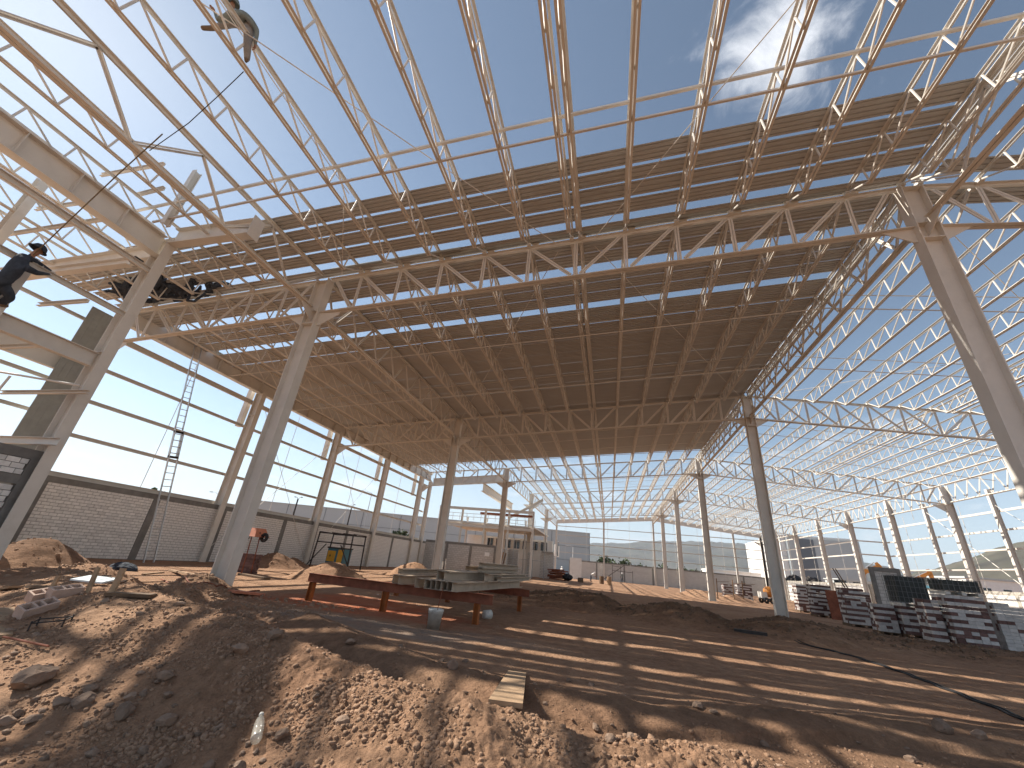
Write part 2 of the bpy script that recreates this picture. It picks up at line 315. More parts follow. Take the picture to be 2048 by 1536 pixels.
me.polygons.foreach_set('use_smooth', np.ones(npol, bool)); me.update(calc_edges=True); me.validate()
gx, gy = gverts[:, 0], gverts[:, 1]
def blob(cx, cy, rx, ry, ang=0):
    ca, sa = math.cos(ang), math.sin(ang); dx, dy = gx-cx, gy-cy
    q = np.hypot((dx*ca+dy*sa)/rx, (-dx*sa+dy*ca)/ry)+.35*fbm(gx*.9, gy*.9, 3); return np.clip((1.1-q)*2.2, 0, 1)
redm = np.clip(blob(-7.0, 11.6, 2.2, 1.9)+blob(-5.2, 10.6, 2.6, 1.3)*.75+blob(-8.6, 10.4, 1.2, .8)*.5, 0, 1)
greym = np.clip(blob(-5.0, 8.6, 2.9, .8, -.15)+blob(-2.4, 8.9, 1.6, .5)*.6, 0, 1)*.8
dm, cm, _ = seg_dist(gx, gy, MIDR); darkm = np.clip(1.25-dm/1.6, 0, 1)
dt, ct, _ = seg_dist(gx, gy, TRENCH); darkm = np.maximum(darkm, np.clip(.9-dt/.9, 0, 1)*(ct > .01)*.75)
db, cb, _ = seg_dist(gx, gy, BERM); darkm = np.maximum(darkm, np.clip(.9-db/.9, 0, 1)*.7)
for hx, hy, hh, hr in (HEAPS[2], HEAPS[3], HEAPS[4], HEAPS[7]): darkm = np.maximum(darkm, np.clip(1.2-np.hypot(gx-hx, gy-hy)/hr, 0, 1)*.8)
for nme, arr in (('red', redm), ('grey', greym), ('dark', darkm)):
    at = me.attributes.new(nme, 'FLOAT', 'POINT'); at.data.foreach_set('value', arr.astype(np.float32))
def ground_material():
    m = bpy.data.materials.new('dry site earth'); m.use_nodes = True; t = m.node_tree; b = t.nodes['Principled BSDF']
    b.inputs['Roughness'].default_value = .97; b.inputs['Specular IOR Level'].default_value = .12
    g = N(t, 'ShaderNodeNewGeometry')
    def noise(sc, det, ro, dis=0.0):
        n = N(t, 'ShaderNodeTexNoise', i_Scale=sc, i_Detail=det, i_Roughness=ro, i_Distortion=dis); t.links.new(g.outputs['Position'], n.inputs['Vector']); return n
    n1 = noise(.45, 6, .6, .4); n2 = noise(5.0, 8, .7); n3 = noise(38, 6, .7); n4 = noise(1.6, 7, .65, .5)
    cr = N(t, 'ShaderNodeValToRGB'); t.links.new(n1.outputs['Fac'], cr.inputs['Fac'])
    e = cr.color_ramp.elements; e[0].position = .32; e[0].color = (.335, .194, .120, 1); e[1].position = .70; e[1].color = (.47, .296, .190, 1)
    cr2 = N(t, 'ShaderNodeValToRGB'); t.links.new(n2.outputs['Fac'], cr2.inputs['Fac']); e = cr2.color_ramp.elements; e[0].position = .3; e[0].color = (.62, .60, .58, 1); e[1].position = .72; e[1].color = (1.18, 1.16, 1.14, 1)
    mu = N(t, 'ShaderNodeMix', data_type='RGBA', blend_type='MULTIPLY'); mu.inputs['Factor'].default_value = 1; t.links.new(cr.outputs[0], mu.inputs['A']); t.links.new(cr2.outputs[0], mu.inputs['B'])
    cr3 = N(t, 'ShaderNodeValToRGB'); t.links.new(n3.outputs['Fac'], cr3.inputs['Fac']); e = cr3.color_ramp.elements; e[0].position = .28; e[0].color = (.72, .72, .72, 1); e[1].position = .75; e[1].color = (1.2, 1.2, 1.2, 1)
    mu2 = N(t, 'ShaderNodeMix', data_type='RGBA', blend_type='MULTIPLY'); mu2.inputs['Factor'].default_value = .8; t.links.new(mu.outputs['Result'], mu2.inputs['A']); t.links.new(cr3.outputs[0], mu2.inputs['B'])
    prev = mu2.outputs['Result']
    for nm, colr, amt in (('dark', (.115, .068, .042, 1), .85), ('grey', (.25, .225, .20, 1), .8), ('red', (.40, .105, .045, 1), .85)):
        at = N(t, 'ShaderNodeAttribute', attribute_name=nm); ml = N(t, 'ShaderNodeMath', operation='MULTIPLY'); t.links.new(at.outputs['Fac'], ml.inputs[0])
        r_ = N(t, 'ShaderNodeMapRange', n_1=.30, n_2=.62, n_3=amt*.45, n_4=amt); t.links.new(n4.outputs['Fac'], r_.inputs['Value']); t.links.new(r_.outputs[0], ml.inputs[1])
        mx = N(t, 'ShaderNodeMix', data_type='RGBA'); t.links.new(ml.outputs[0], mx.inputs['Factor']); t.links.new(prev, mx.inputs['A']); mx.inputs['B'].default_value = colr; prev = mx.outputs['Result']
    t.links.new(prev, b.inputs['Base Color'])
    vo = N(t, 'ShaderNodeTexVoronoi', i_Scale=26.0); t.links.new(g.outputs['Position'], vo.inputs['Vector'])
    ad = N(t, 'ShaderNodeMath', operation='MULTIPLY_ADD'); t.links.new(vo.outputs['Distance'], ad.inputs[0]); ad.inputs[1].default_value = -.5; t.links.new(n3.outputs['Fac'], ad.inputs[2])
    b1 = N(t, 'ShaderNodeBump', i_Strength=.75, i_Distance=.03); t.links.new(ad.outputs[0], b1.inputs['Height'])
    b2 = N(t, 'ShaderNodeBump', i_Strength=.7, i_Distance=.12); t.links.new(n2.outputs['Fac'], b2.inputs['Height']); t.links.new(b1.outputs[0], b2.inputs['Normal']); t.links.new(b2.outputs[0], b.inputs['Normal'])
    return m
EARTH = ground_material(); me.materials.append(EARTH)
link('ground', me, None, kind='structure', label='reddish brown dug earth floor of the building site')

# ---- loose stones and gravel
import bmesh
def stone_mesh(name, sub, seed, flat=.72):
    bm = bmesh.new(); bmesh.ops.create_icosphere(bm, subdivisions=sub, radius=1.0)
    rr = np.random.default_rng(seed); ax = rr.uniform(.75, 1.25, 3); planes = rr.normal(size=(13, 3)); planes /= np.linalg.norm(planes, axis=1)[:, None]; off = rr.uniform(.5, .82, 13)
    for v in bm.verts:
        p = np.array(v.co)*ax
        for n_, o_ in zip(planes, off):
            dd = p@n_-o_
            if dd > 0: p = p-n_*dd*.97
        p = p*(1+.03*rr.normal()); p[2] *= flat; v.co = p
    me = bpy.data.meshes.new(name); bm.to_mesh(me); bm.free(); me.materials.append(STONE)
    if sub > 9: me.polygons.foreach_set('use_smooth', [True]*len(me.polygons))
    return me
ico = stone_mesh('grain', 1, 3); ib = np.array([v.co for v in ico.vertices]); itri = np.array([p.vertices for p in ico.polygons])
def scatter(name, n, sampler, smin, smax, label):
    P = []; 
    while len(P) < n: P += sampler(n)
    P = np.array(P[:n]); sz = smin*(smax/smin)**(RNG.random(n)**2.1)
    zz = height(P[:, 0], P[:, 1])
    A = RNG.random(n)*2*PI; B = RNG.normal(0, .4, n); V = []
    ca, sa, cb_, sb = np.cos(A), np.sin(A), np.cos(B), np.sin(B)
    sc3 = RNG.uniform(.65, 1.35, (n, 3))
    v = ib[None]*sc3[:, None, :]
    x = v[..., 0]*ca[:, None]-v[..., 1]*sa[:, None]; y = v[..., 0]*sa[:, None]+v[..., 1]*ca[:, None]; z = v[..., 2]
    y, z = y*cb_[:, None]-z*sb[:, None], y*sb[:, None]+z*cb_[:, None]
    W_ = np.stack([x*sz[:, None]+P[:, 0:1], y*sz[:, None]+P[:, 1:2], z*sz[:, None]+(zz+sz*.02)[:, None]], -1).reshape(-1, 3)
    T = (itri[None]+(np.arange(n)*len(ib))[:, None, None]).reshape(-1, 3)
    me = bpy.data.meshes.new(name); me.vertices.add(len(W_)); me.vertices.foreach_set('co', W_.astype(np.float32).ravel())
    me.loops.add(T.size); me.loops.foreach_set('vertex_index', T.ravel().astype(np.int32)); me.polygons.add(len(T)); me.polygons.foreach_set('loop_start', (np.arange(len(T))*3).astype(np.int32))
    me.update(calc_edges=True); me.materials.append(GRAVELM if 'trench' not in name else DARKCLOD); return link(name, me, None, kind='stuff', label=label, category='gravel')
GRAVELM = mat('earth clods', (0.305, 0.190, 0.122), 0.97, 0, .32, 12, bump=.5, bscale=70)
DARKCLOD = mat('moist earth clods', (0.15, 0.096, 0.062), 0.97, 0, .4, 8, bump=.5, bscale=40)
def near_mound(n):
    x = RNG.uniform(-10, 7, n*3); y = RNG.uniform(2.0, 8.6, n*3); d, c, s = seg_dist(x, y, CREST)
    r = np.hypot(x, y); toe = np.exp(-((d-1.05)/.35)**2)*(s < 0)
    p = (np.clip(1.3-d/1.5, 0, 1)*.65+toe*1.1+.05)*np.clip(9/(r*r), .10, 1)*np.clip(.45+1.9*pn(x*2.3+3, y*2.3), .06, 1.2)*np.where(x > -1.4, .5, 1); k = RNG.random(n*3) < p
    return list(zip(x[k], y[k]))
scatter('loose_gravel', 42000, near_mound, .005, .034, 'loose clods and gravel over the near dirt mound')
def mid_clods(n):
    x = RNG.uniform(-8, 18, n*3); y = RNG.uniform(14.5, 21.5, n*3); d, c, s = seg_dist(x, y, MIDR); k = RNG.random(n*3) < np.clip(1.2-d/1.3, 0, 1); return list(zip(x[k], y[k]))
scatter('trench_clods', 4200, mid_clods, .02, .11, 'dark clods along the far spoil ridge')
def rubble(n):
    out = []
    for hx, hy, hh, hr in HEAPS:
        q = RNG.normal(0, hr*.55, (n//15+1, 2)); out += [(hx+a_, hy+b_) for a_, b_ in q]
    x = RNG.uniform(-12, -6, n//2); y = RNG.uniform(6.5, 10.5, n//2); out += list(zip(x, y)); random.shuffle(out); return out
scatter('heap_rubble', 4200, rubble, .015, .10, 'crumbled clods on the small earth heaps')
SM = [stone_mesh('stone_shape', 3, s_) for s_ in range(20, 27)]
def stone(x, y, r, label, group=None, name='stone', seed=None, zoff=.3):
    o = link(name, SM[(seed if seed is not None else random.randrange(7)) % 7], None, (x, y, hz(x, y)+r*zoff), (random.uniform(-.3, .3), random.uniform(-.3, .3), random.uniform(0, 6.28)))
    o.scale = (r*random.uniform(.9, 1.2), r*random.uniform(.8, 1.1), r*random.uniform(.8, 1.0)); return tag(o, label, 'stone', group)
GS = 'stones strewn along the foot of the near mound'
placed = []
def toe_front(x): return (.98+.35*min(1, max(0, (x+2.4)/1.2))) if x > -2.4 else .98+1.35*min(1, max(0, (-x-2.4)/4))
for k in range(9000):
    if len(placed) >= 230: break
    x = random.uniform(-7.4, 4.5); y = random.uniform(2.0, 6.8)
    d, c, sd = seg_dist(np.array([x]), np.array([y]), CREST); d = d[0]; sd = sd[0]; f = toe_front(x)
    p = (math.exp(-((d-f*.86)/.22)**2) if sd < 0 else 0)*(1.0 if x < -1.2 else .35)+.035
    r = .020*(3.4**(random.random()**1.5))
    if random.random() > p or any((x-q[0])**2+(y-q[1])**2 < (.55*(r+q[2]))**2 for q in placed): continue
    placed.append((x, y, r)); stone(x, y, r, 'small brown stone lying on the near dirt mound', GS, zoff=.22)
for (u, v, z, r, lb) in ((62, 1366, .05, .15, 'largest rounded boulder at the left foot of the near mound'), (160, 1412, .02, .075, 'angular stone on the flat ground below the left mound'), (245, 1432, .02, .085, 'cracked clod stone alone on the pale flat ground'),
        (332, 1452, .02, .075, 'flattish stone at the toe of the mound near the bottle'), (178, 1385, .03, .07, 'pale stone at the end of the pebble row'), (325, 1358, .16, .07, 'pale stone half way up the near mound'),
        (475, 1308, .42, .085, 'blocky pale stone near the mound crest'), (1885, 1462, .03, .13, 'round boulder at the right end of the striped ground'), (1960, 1478, .03, .09, 'smaller dark stone right of the round boulder'),
        (905, 1336, .12, .10, 'dark square clod behind the trench by the plank'), (930, 1325, .1, .05, 'small dark clod beyond the square clod'), (700, 1290, .12, .09, 'pale rock on the berm left of the trench'), (545, 1278, .5, .09, 'rock on the crest of the near mound')):
    p = hit(u, v); stone(p.x, p.y, r, lb, name='boulder' if r > .12 else 'stone')
# ---------------------------------------------------------------- steel frame
XA, XB, XC, XD, XE = -21.08, -11.03, 8.96, 28.88, 32.05
BAY = 16.25; Y0 = 10.88
YL = [Y0+BAY*i for i in range(-1, 6)]            # YL[0] is the line behind the camera
SL = 0.0921; GD = 1.52; JD = 0.69; SEAT = 0.13
def zb(x): return 11.36-SL*abs(x-XC)
FRAME = thing('warehouse_frame', 'cream painted steel warehouse frame with open trusses and half laid roof', 'steel frame', (0, 0, 0))
def fpart(mb, name, m=STEEL, parent=None, **k): return mb.build(name, m, parent or FRAME, **k)

def i_column(x, y, z0, z1, dep=.56, bf=.36, t=.03, plates=(), long=False):
    m = MB()
    m.box(x-dep/2, x-dep/2+t, y-bf/2, y+bf/2, z0, z1); m.box(x+dep/2-t, x+dep/2, y-bf/2, y+bf/2, z0, z1)
    m.box(x-dep/2+t, x+dep/2-t, y-.012, y+.012, z0, z1)
    o = fpart(m, 'column')
    b = MB(); b.box(x-dep*.75, x+dep*.75, y-bf*.85, y+bf*.85, z0-.02, z0+.03); fpart(b, 'base_plate', parent=o)
    for zp in plates:
        s = MB()
        for sg in (-1, 1):
            a, c_ = sorted((sg*.014, sg*bf/2)); s.box(x-dep/2+t+.002, x+dep/2-t-.002, y+a, y+c_, zp-.012, zp+.012)
        fpart(s, 'stiffener', parent=o)
    return o
def gusset(o, x, y, z, dirx, diry, L=.85, H=.55):
    m = MB(); d = Vector((dirx, diry, 0)); s = Vector((-diry, dirx, 0))*.012
    c = Vector((x, y, z))
    m.prism([c, c+d*L, c+d*L-Vector((0, 0, .10)), c+d*.10-Vector((0, 0, H)), c-Vector((0, 0, H))], -s, s)
    fpart(m, 'gusset', parent=o)
cols = {}
for i, y in enumerate(YL[1:]):
    for nm, x in (('B', XB), ('C', XC)):
        if i == 5: continue
        zz = zb(x); o = i_column(x, y, hz(x, y)-.4 if i < 2 else 0, zz+GD+.06, plates=(zz-.55, zz+.0, zz+GD-.08)); cols[nm, i] = o
        for sg in (-1, 1):
            gusset(o, x+sg*.28, y, zz-.02, sg, 0); gusset(o, x, y+sg*.02, zz+.12, 0, sg, .7, .5)
for k in range(5):                                 # left eave row, half bays
    y = Y0+BAY*k/2
    o = i_column(XA, y, -.1, 9.75, dep=.5, bf=.34, plates=(8.2,))
    if k % 2 == 0: gusset(o, XA+.28, y, zb(XA)-.03, 1, 0, .7, .6)
o = i_column(XA, Y0+BAY*2+2.55, 0, 9.6, dep=.4, bf=.3)
for k in range(1, 11):                             # right eave row
    y = Y0+BAY*k/2
    o = i_column(XD, y, 0, zb(XD)+GD+.05, dep=.5, bf=.36, plates=(zb(XD),))
    if k % 2 == 0: gusset(o, XD-.28, y, zb(XD)-.03, -1, 0, .9, .6)
for k in range(1, 7):                              # outer right posts
    y = Y0+BAY*k/2; i_column(XE, y, 0, 11.0, dep=.34, bf=.25, t=.02)
for x in [XB, -1.03, XC, XC+5, XC+10, XC+15, XD]:  # end wall posts
    i_column(x, YL[6], 0, zb(x)+GD-.3, dep=.34, bf=.30, t=.02)

def girder(xa, xb, y, n, sep, endk=1.0):
    """Pratt girder truss across the hall between two columns"""
    A = xa+.30; B = xb-.30; m = MB()
    for zoff, fl, leg in ((0, False, .10), (GD, True, .10)):
        m.angles((A, y, zb(A)+zoff), (B, y, zb(B)+zoff), leg, .016, .03, flip=fl)
    o = fpart(m, 'girder_truss')
    xs = [xa+(xb-xa)*k/n for k in range(n+1)]; bars = []
    for k in range(1, n): bars.append(((xs[k], y, zb(xs[k])+GD-.05), (xs[k]+(.22 if k <= n/2 else -.22)*0, y, zb(xs[k])+.05)))
    for k in range(n):
        left = k < n/2
        t_, b_ = (k, k+1) if left else (k+1, k)
        xt = xs[t_]; xb_ = xs[b_]
        if t_ == 0: xt += .45
        if t_ == n: xt -= .45
        xb_ += -.16 if left else .16
        bars.append(((xt+(.12 if left else -.12), y, zb(xt)+GD-.07), (xb_, y, zb(xb_)+.06)))
    allm = MB()
    for p, q in bars:
        mm = MB() if sep else allm
        mm.angles(p, q, .058, .009, .02, upv=(0, 1, 0))
        if sep: fpart(mm, 'web_member', parent=o)
    if not sep: fpart(allm, 'webbing', parent=o)
    return o
for i in range(1, 7):
    y = YL[i]; last = i == 6
    if last:
        for xa, xb in ((XB, XC), (XC, XD)):
            m = MB(); m.bar((xa+.02, y, zb(xa)+GD-.35), (xb-.02, y, zb(xb)+GD-.35), .22, .75); fpart(m, 'end_beam')
        continue
    if i <= 3: girder(XA, XB, y, 6, i <= 2)
    girder(XB, XC, y, 12, i <= 2); girder(XC, XD, y, 12, i <= 2)
def tie_truss(x, ya, yb, n, sep):
    """longitudinal truss along a column row"""
    a, b = ya+.25, yb-.25; z0 = zb(x)+.16; z1 = zb(x)+GD+.10; m = MB()
    m.angles((x, a, z0), (x, b, z0), .10, .016, .03); m.angles((x, a, z1), (x, b, z1), .10, .016, .03, flip=True)
    o = fpart(m, 'tie_truss'); ys = [a+(b-a)*k/n for k in range(n+1)]; am = MB()
    for k in range(n):
        for p, q in (((x, ys[k], z1-.05), (x, (ys[k]+ys[k+1])/2, z0+.05)), ((x, (ys[k]+ys[k+1])/2, z0+.05), (x, ys[k+1], z1-.05))):
            mm = MB() if sep else am; mm.angles(p, q, .05, .009, .02, upv=(1, 0, 0))
            if sep: fpart(mm, 'web_member', parent=o)
    if not sep: fpart(am, 'webbing', parent=o)
for i in range(6):
    for x in (XB, XC): tie_truss(x, YL[i], YL[i+1], 6 if i == 0 else 9, i in (0, 1))
for k in range(2, 10): tie_truss(XD, Y0+BAY*k/2, Y0+BAY*(k+1)/2, 6, False)

# ---- bar joists: one chord mesh and one web mesh shared by every joist
NP = 15; PL = BAY/NP
def joist_meshes():
    c = MB(); L = BAY-.10
    c.angles((0, .05, 0), (0, .05+L, 0), .06, .008, .03, flip=True)
    c.angles((0, PL*.95, -JD), (0, BAY-PL*.95, -JD), .058, .008, .03)
    for e, s in ((.05, 1), (BAY-.05, -1)): c.bar((0, e, -.03-SEAT/2), (0, e+s*.16, -.03-SEAT/2), .14, SEAT-.02)
    return c.mesh('joist', STEEL)
def web_bars():
    out = []
    out.append(((0, .10, -.03), (0, PL, -JD+.02))); out.append(((0, .30, -.03), (0, PL*1.02, -JD+.02)))
    for k in range(1, NP-1):
        y0 = k*PL; out.append(((0, y0, -JD+.02), (0, y0+.10, -.02))); out.append(((0, y0+.14, -.02), (0, y0+PL, -JD+.02)))
    out.append(((0, BAY-PL, -JD+.02), (0, BAY-PL+.1, -.02))); out.append(((0, BAY-.10, -.03), (0, BAY-PL, -JD+.02)))
    return out
WB = web_bars(); JC = joist_meshes()
mw = MB()
for p, q in WB: mw.tube([p, q], .026, 6)
JW = mw.mesh('webbing', STEEL)
BARM = []
for p, q in WB:
    b_ = MB(); b_.tube([p, q], .026, 6); BARM.append(b_.mesh('web_bar', STEEL))
keep = [k for k, (p, q) in enumerate(WB) if YL[0]+max(p[1], q[1]) > 1.6]
mw = MB()
for k, (p, q) in enumerate(WB):
    if k not in keep: mw.tube([p, q], .026, 6)
JWR = mw.mesh('webbing', STEEL)
JX = []
STEP = (XC-XB)/12
for j in range(1, 6): JX.append((XA+(XB-XA)*j/6, 'AB'))
for j in range(1, 12):
    x = XB+STEP*j
    JX += [(x-.15, 'BC'), (x+.15, 'BC')] if j == 6 else [(x, 'BC')]
s2 = (XD-XC)/12
for j in range(1, 12):
    x = XC+s2*j
    JX += [(x-.15, 'CD'), (x+.15, 'CD')] if j == 6 else [(x, 'CD')]
JX += [(XC-.22, 'BC'), (XC+.22, 'CD')]
def joist(x, y, near):
    z = zb(x)+GD+SEAT+.02
    o = link('joist', JC, FRAME, (x, y, z))
    if near:
        link('webbing', JWR, o)
        for k in keep: link('web_bar', BARM[k], o)
    else: link('webbing', JW, o)
for b in range(6):
    for x, bay in JX:
        if bay == 'AB' and b > 2: continue
        if b == 0 and x > 24: continue
        joist(x, YL[b], b == 0 and x < 9.5)

# ---- roof sheets: ribbed strips laid across the joists, many with open gaps still between them
gaps = [(7.05, 7.80), (8.35, 8.44), (8.90, 8.945), (9.48, 9.56), (10.12, 10.42), (10.87, 11.04), (11.70, 11.712), (12.36, 12.84), (13.44, 13.455), (14.08, 14.10), (14.80, 15.20)]
edges = []; pos = 7.80
for a_, b_ in gaps[1:]: edges.append((pos, a_)); pos = b_
rs = random.Random(4)
while pos < 40.3:
    wd = .62+rs.uniform(-.02, .02); edges.append((pos, pos+wd)); pos += wd+(rs.choice((.005, .008, .02, .032, .01)) if pos < 24 else rs.choice((.006, .01, .02)))
def sheet(y0, y1, xa, xb, name='roof_sheet', m=SHEET, lift=.055):
    wd = y1-y0; nr = max(2, round(wd/.155)); prof = []
    for k in range(nr):
        c = y0+wd*(k+.5)/nr; h_ = wd/nr
        prof += [(c-h_*.5+.001, 0), (c-h_*.16, 0), (c-h_*.08, .038), (c+h_*.08, .038), (c+h_*.16, 0)]
    prof.append((y1, 0)); mb = MB(); vs = []; nP = len(prof)
    xs = [xa] + ([XC] if xa < XC < xb else []) + [xb]
    for x in xs:
        zz = zb(x)+GD+SEAT+lift
        vs += [(x, yy, zz+h_) for yy, h_ in prof]+[(x, yy, zz+h_+.006) for yy, h_ in prof]
    fs = []
    for s in range(len(xs)-1):
        o0 = s*2*nP; o1 = (s+1)*2*nP
        for k in range(nP-1):
            fs.append((o0+k, o0+k+1, o1+k+1, o1+k)); fs.append((o0+nP+k+1, o0+nP+k, o1+nP+k, o1+nP+k+1))
        fs.append((o0, o1, o1+nP, o0+nP)); fs.append((o0+nP-1, o0+2*nP-1, o1+2*nP-1, o1+nP-1))
    mb.add(vs, fs); return fpart(mb, name, m)
for k, (a_, b_) in enumerate(edges):
    e = rs.uniform(-.05, .12); xr = 8.75+e
    sheet(a_, b_, XA-.35+(rs.uniform(0, .15)), xr)
for a_, b_ in ((10.05, 10.55), (11.1, 11.7)): sheet(a_, b_, XC+.5, XC+5.6)
# ---- struts and bridging across the joists
def xline(y, zoff, xa, xb, sz, name):
    m = MB(); pts = [xa]+([XC] if xa < XC < xb else [])+[xb]
    for p, q in zip(pts[:-1], pts[1:]): m.bar((p, y, zb(p)+GD+zoff), (q, y, zb(q)+GD+zoff), sz, sz)
    fpart(m, name)
xline(6.52, SEAT-.05, -15.0, XC+16, .07, 'strut'); xline(6.60, SEAT-JD+.02, -14.0, XC+16, .055, 'strut')
for b in range(1, 6):
    for f in (.33, .66):
        xl = XA+.2 if b <= 2 else XB+.2
        xline(YL[b]+BAY*f, SEAT-JD-.03, xl, XD-.2, .035, 'bridging'); xline(YL[b]+BAY*f+.05, SEAT+.0, xl, XD-.2, .03, 'bridging')
def rod(p, q, r=.014, name='brace_rod', m=STEEL, parent=None):
    mb = MB(); mb.tube([p, q], r, 6); return fpart(mb, name, m, parent)
def roofz(x): return zb(x)+GD-.12
for (xa, ya, xb, yb) in ((-1.7, 10.7, -9.2, 1.0), (-.4, 10.7, 6.4, 1.6), (-1.7, 11.1, -10.6, 26.6), (-.4, 11.1, 8.4, 26.6), (XC+.5, 11.3, XC+19, 26.8), (XC+19, 11.3, XC+.6, 26.8), (XC+.5, 27.5, XC+19, 43), (XC+19, 27.5, XC+.6, 43), (XB+.5, 43.8, XC-.5, 59), (XC-.5, 43.8, XB+.5, 59)):
    rod((xa, ya, roofz(xa)), (xb, yb, roofz(xb)))
for x in np.arange(XB+2*STEP, XC-1, STEP*2):       # knee braces from girder bottom chord to joists
    for b in (1, 2, 3):
        y = YL[b]; rod((x, y, zb(x)+.02), (x, y+1.05, zb(x)+GD+SEAT-JD), .02, 'knee_brace')
rod((-8.1, 2.2, 11.9), (-7.35, 7.0, 10.85), .012); rod((-7.6, 7.1, 10.9), (-9.7, 10.2, 10.7), .012)
rod((XC+9, 30, 12.0), (XC+9.0, 30, 6.0), .012)
# drainage pipes slung under the roof along the girder
for (x0, x1, y) in ((-10.5, -5.2, 10.45), (-6.4, 7.4, 10.66)):
    m = MB(); m.tube([(x0, y, zb(x0)+GD+.16), (x1, y, zb(x1)+GD+.16)], .055, 10); fpart(m, 'pipe', ZINC)
for x in np.arange(XB+STEP, XC, STEP):             # small cleats on the girder top chord that catch the sun
    m = MB(); m.box(x+.10, x+.34, 10.78, 10.92, zb(x)+GD+.10, zb(x)+GD+.20); fpart(m, 'cleat', STEEL)

# ---- left eave: plate girder, parapet frame, girts, sag rods
def i_beam(p, q, dep, bf, t=.025, name='plate_girder', ribs=0, m=STEEL):
    p, q = Vector(p), Vector(q); mb = MB()
    mb.bar(p, q, .014, dep-2*t); mb.bar(p, q, bf, t, off=(0, dep/2-t/2)); mb.bar(p, q, bf, t, off=(0, -dep/2+t/2))
    for k in range(1, ribs+1):
        c = p.lerp(q, k/(ribs+1)); d = (q-p).normalized(); s = d.cross(Vector((0, 0, 1)))
        for sg in (-1, 1): mb.obox(c+s*sg*bf*.27, d*.008, s*bf*.22, Vector((0, 0, dep/2-t-.003)))
    return fpart(mb, name, m)
i_beam((XA-.02, Y0+.3, 10.12), (XA-.02, Y0+BAY*2+2.5, 10.12), 1.0, .34, ribs=22, name='eave_beam')
def girt(p, q, h=.16, wd=.09, name='girt'):
    p, q = Vector(p), Vector(q); mb = MB(); t = .014
    mb.bar(p, q, t, h); mb.bar(p, q, wd, t, off=(wd/2, h/2-t/2)); mb.bar(p, q, wd, t, off=(wd/2, -h/2+t/2)); return fpart(mb, name)
XG = XA-.42
for z, hh in ((2.96, .28), (4.58, .15), (6.05, .15), (7.5, .15), (9.02, .24)):
    for k in range(5):
        y1 = Y0+BAY*(k+1)/2 if k < 4 else Y0+BAY*2+2.7
        girt((XG, Y0+BAY*k/2+.02, z), (XG, y1-.02, z), hh, .09 if hh < .2 else .12)
for k in range(5):
    y = Y0+BAY*k/2
    for z in (4.58, 6.05, 7.5): m = MB(); m.box(XG, XA-.24, y-.22, y+.22, z-.035, z+.035); fpart(m, 'girt_clip')
    if k: m = MB(); m.box(XG-.55, XG-.25, y-.13, y+.13, 7.5, 9.9); fpart(m, 'hanger_post')
    if k < 4: rod((XG-.02, y+BAY/4, 2.9), (XG-.02, y+BAY/4, 10.0), .016, 'sag_rod')
for k in (1, 2):
    y = Y0+BAY*k/2; yb = y+BAY/2
    rod((XA, y+.2, 9.3), (XA, yb-.2, .6), .013); rod((XA, yb-.2, 9.0), (XA, y+.2, .6), .013)
# right side girts and sag rods
for z in (4.65, 6.2, 7.7, 9.2):
    girt((XE+.2, 14, z), (XE+.2, Y0+BAY*3-.05, z), .18 if z > 9 else .14); girt((XD+.3, Y0+BAY*3+.1, z-.02), (XD+.3, YL[6], z-.02), .15)
    m = MB(); m.bar((XD+.25, YL[4], z), (XE-.2, YL[4], z), .12, .14); fpart(m, 'strut')
for k in range(1, 10):
    y = Y0+BAY*k/2+BAY/4; x = XE+.2 if y < YL[4] else XD+.3
    rod((x, y, 2.9), (x, y, 10.2), .02, 'sag_rod')
rod((XE, Y0+BAY*2-.3, 3.0), (XE, Y0+BAY*2.5, 10.2), .03); rod((XE, Y0+BAY*2+.3, 10), (XE, Y0+BAY*1.5, 3.0), .02)
# end wall girts
for z in (4.6, 6.4, 8.0, 9.8):
    girt((XB, YL[6]-.25, z), (XD, YL[6]-.25, z), .13)
for k in range(9): rod((XB+2+k*4.4, YL[6]-.2, 3), (XB+2+k*4.4, YL[6]-.2, zb(XB+2+k*4.4)+GD-.5), .022, 'sag_rod')
# ---------------------------------------------------------------- block walls
def block_mesh(l, h, d, m=BLOCK, name='block'):
    b = MB(); e = .006
    # chamfered face towards +X
    vs = [(-d/2, -l/2, -h/2), (-d/2, l/2, -h/2), (-d/2, l/2, h/2), (-d/2, -l/2, h/2), (d/2-e, -l/2, -h/2), (d/2-e, l/2, -h/2), (d/2-e, l/2, h/2), (d/2-e, -l/2, h/2),
          (d/2, -l/2+e, -h/2+e), (d/2, l/2-e, -h/2+e), (d/2, l/2-e, h/2-e), (d/2, -l/2+e, h/2-e)]
    fs = [(0, 3, 2, 1), (0, 1, 5, 4), (1, 2, 6, 5), (2, 3, 7, 6), (3, 0, 4, 7), (4, 5, 9, 8), (5, 6, 10, 9), (6, 7, 11, 10), (7, 4, 8, 11), (8, 9, 10, 11)]
    b.add(vs, fs); return b
def course_layout(y0, y1, z0, nc, l, h, joint):
    out = []
    for c in range(nc):
        z = z0+(c+.5)*(h+joint); y = y0+(0 if c % 2 == 0 else -(l+joint)/2)
        while y < y1-.02:
            a_, b_ = max(y, y0), min(y+l, y1)
            if b_-a_ > .03: out.append(((a_+b_)/2, z, b_-a_))
            y += l+joint
    return out
BL, BH, BJ = .252, .108, .013
WX = XA-.05                                        # inner face of the left wall
LW = thing('block_wall', 'long white block wall with grey concrete cap beam along the left columns', 'wall', (WX, 27, 0))
def child_world(o, parent): o.matrix_parent_inverse = Matrix.Translation(-Vector(parent.location)); return o
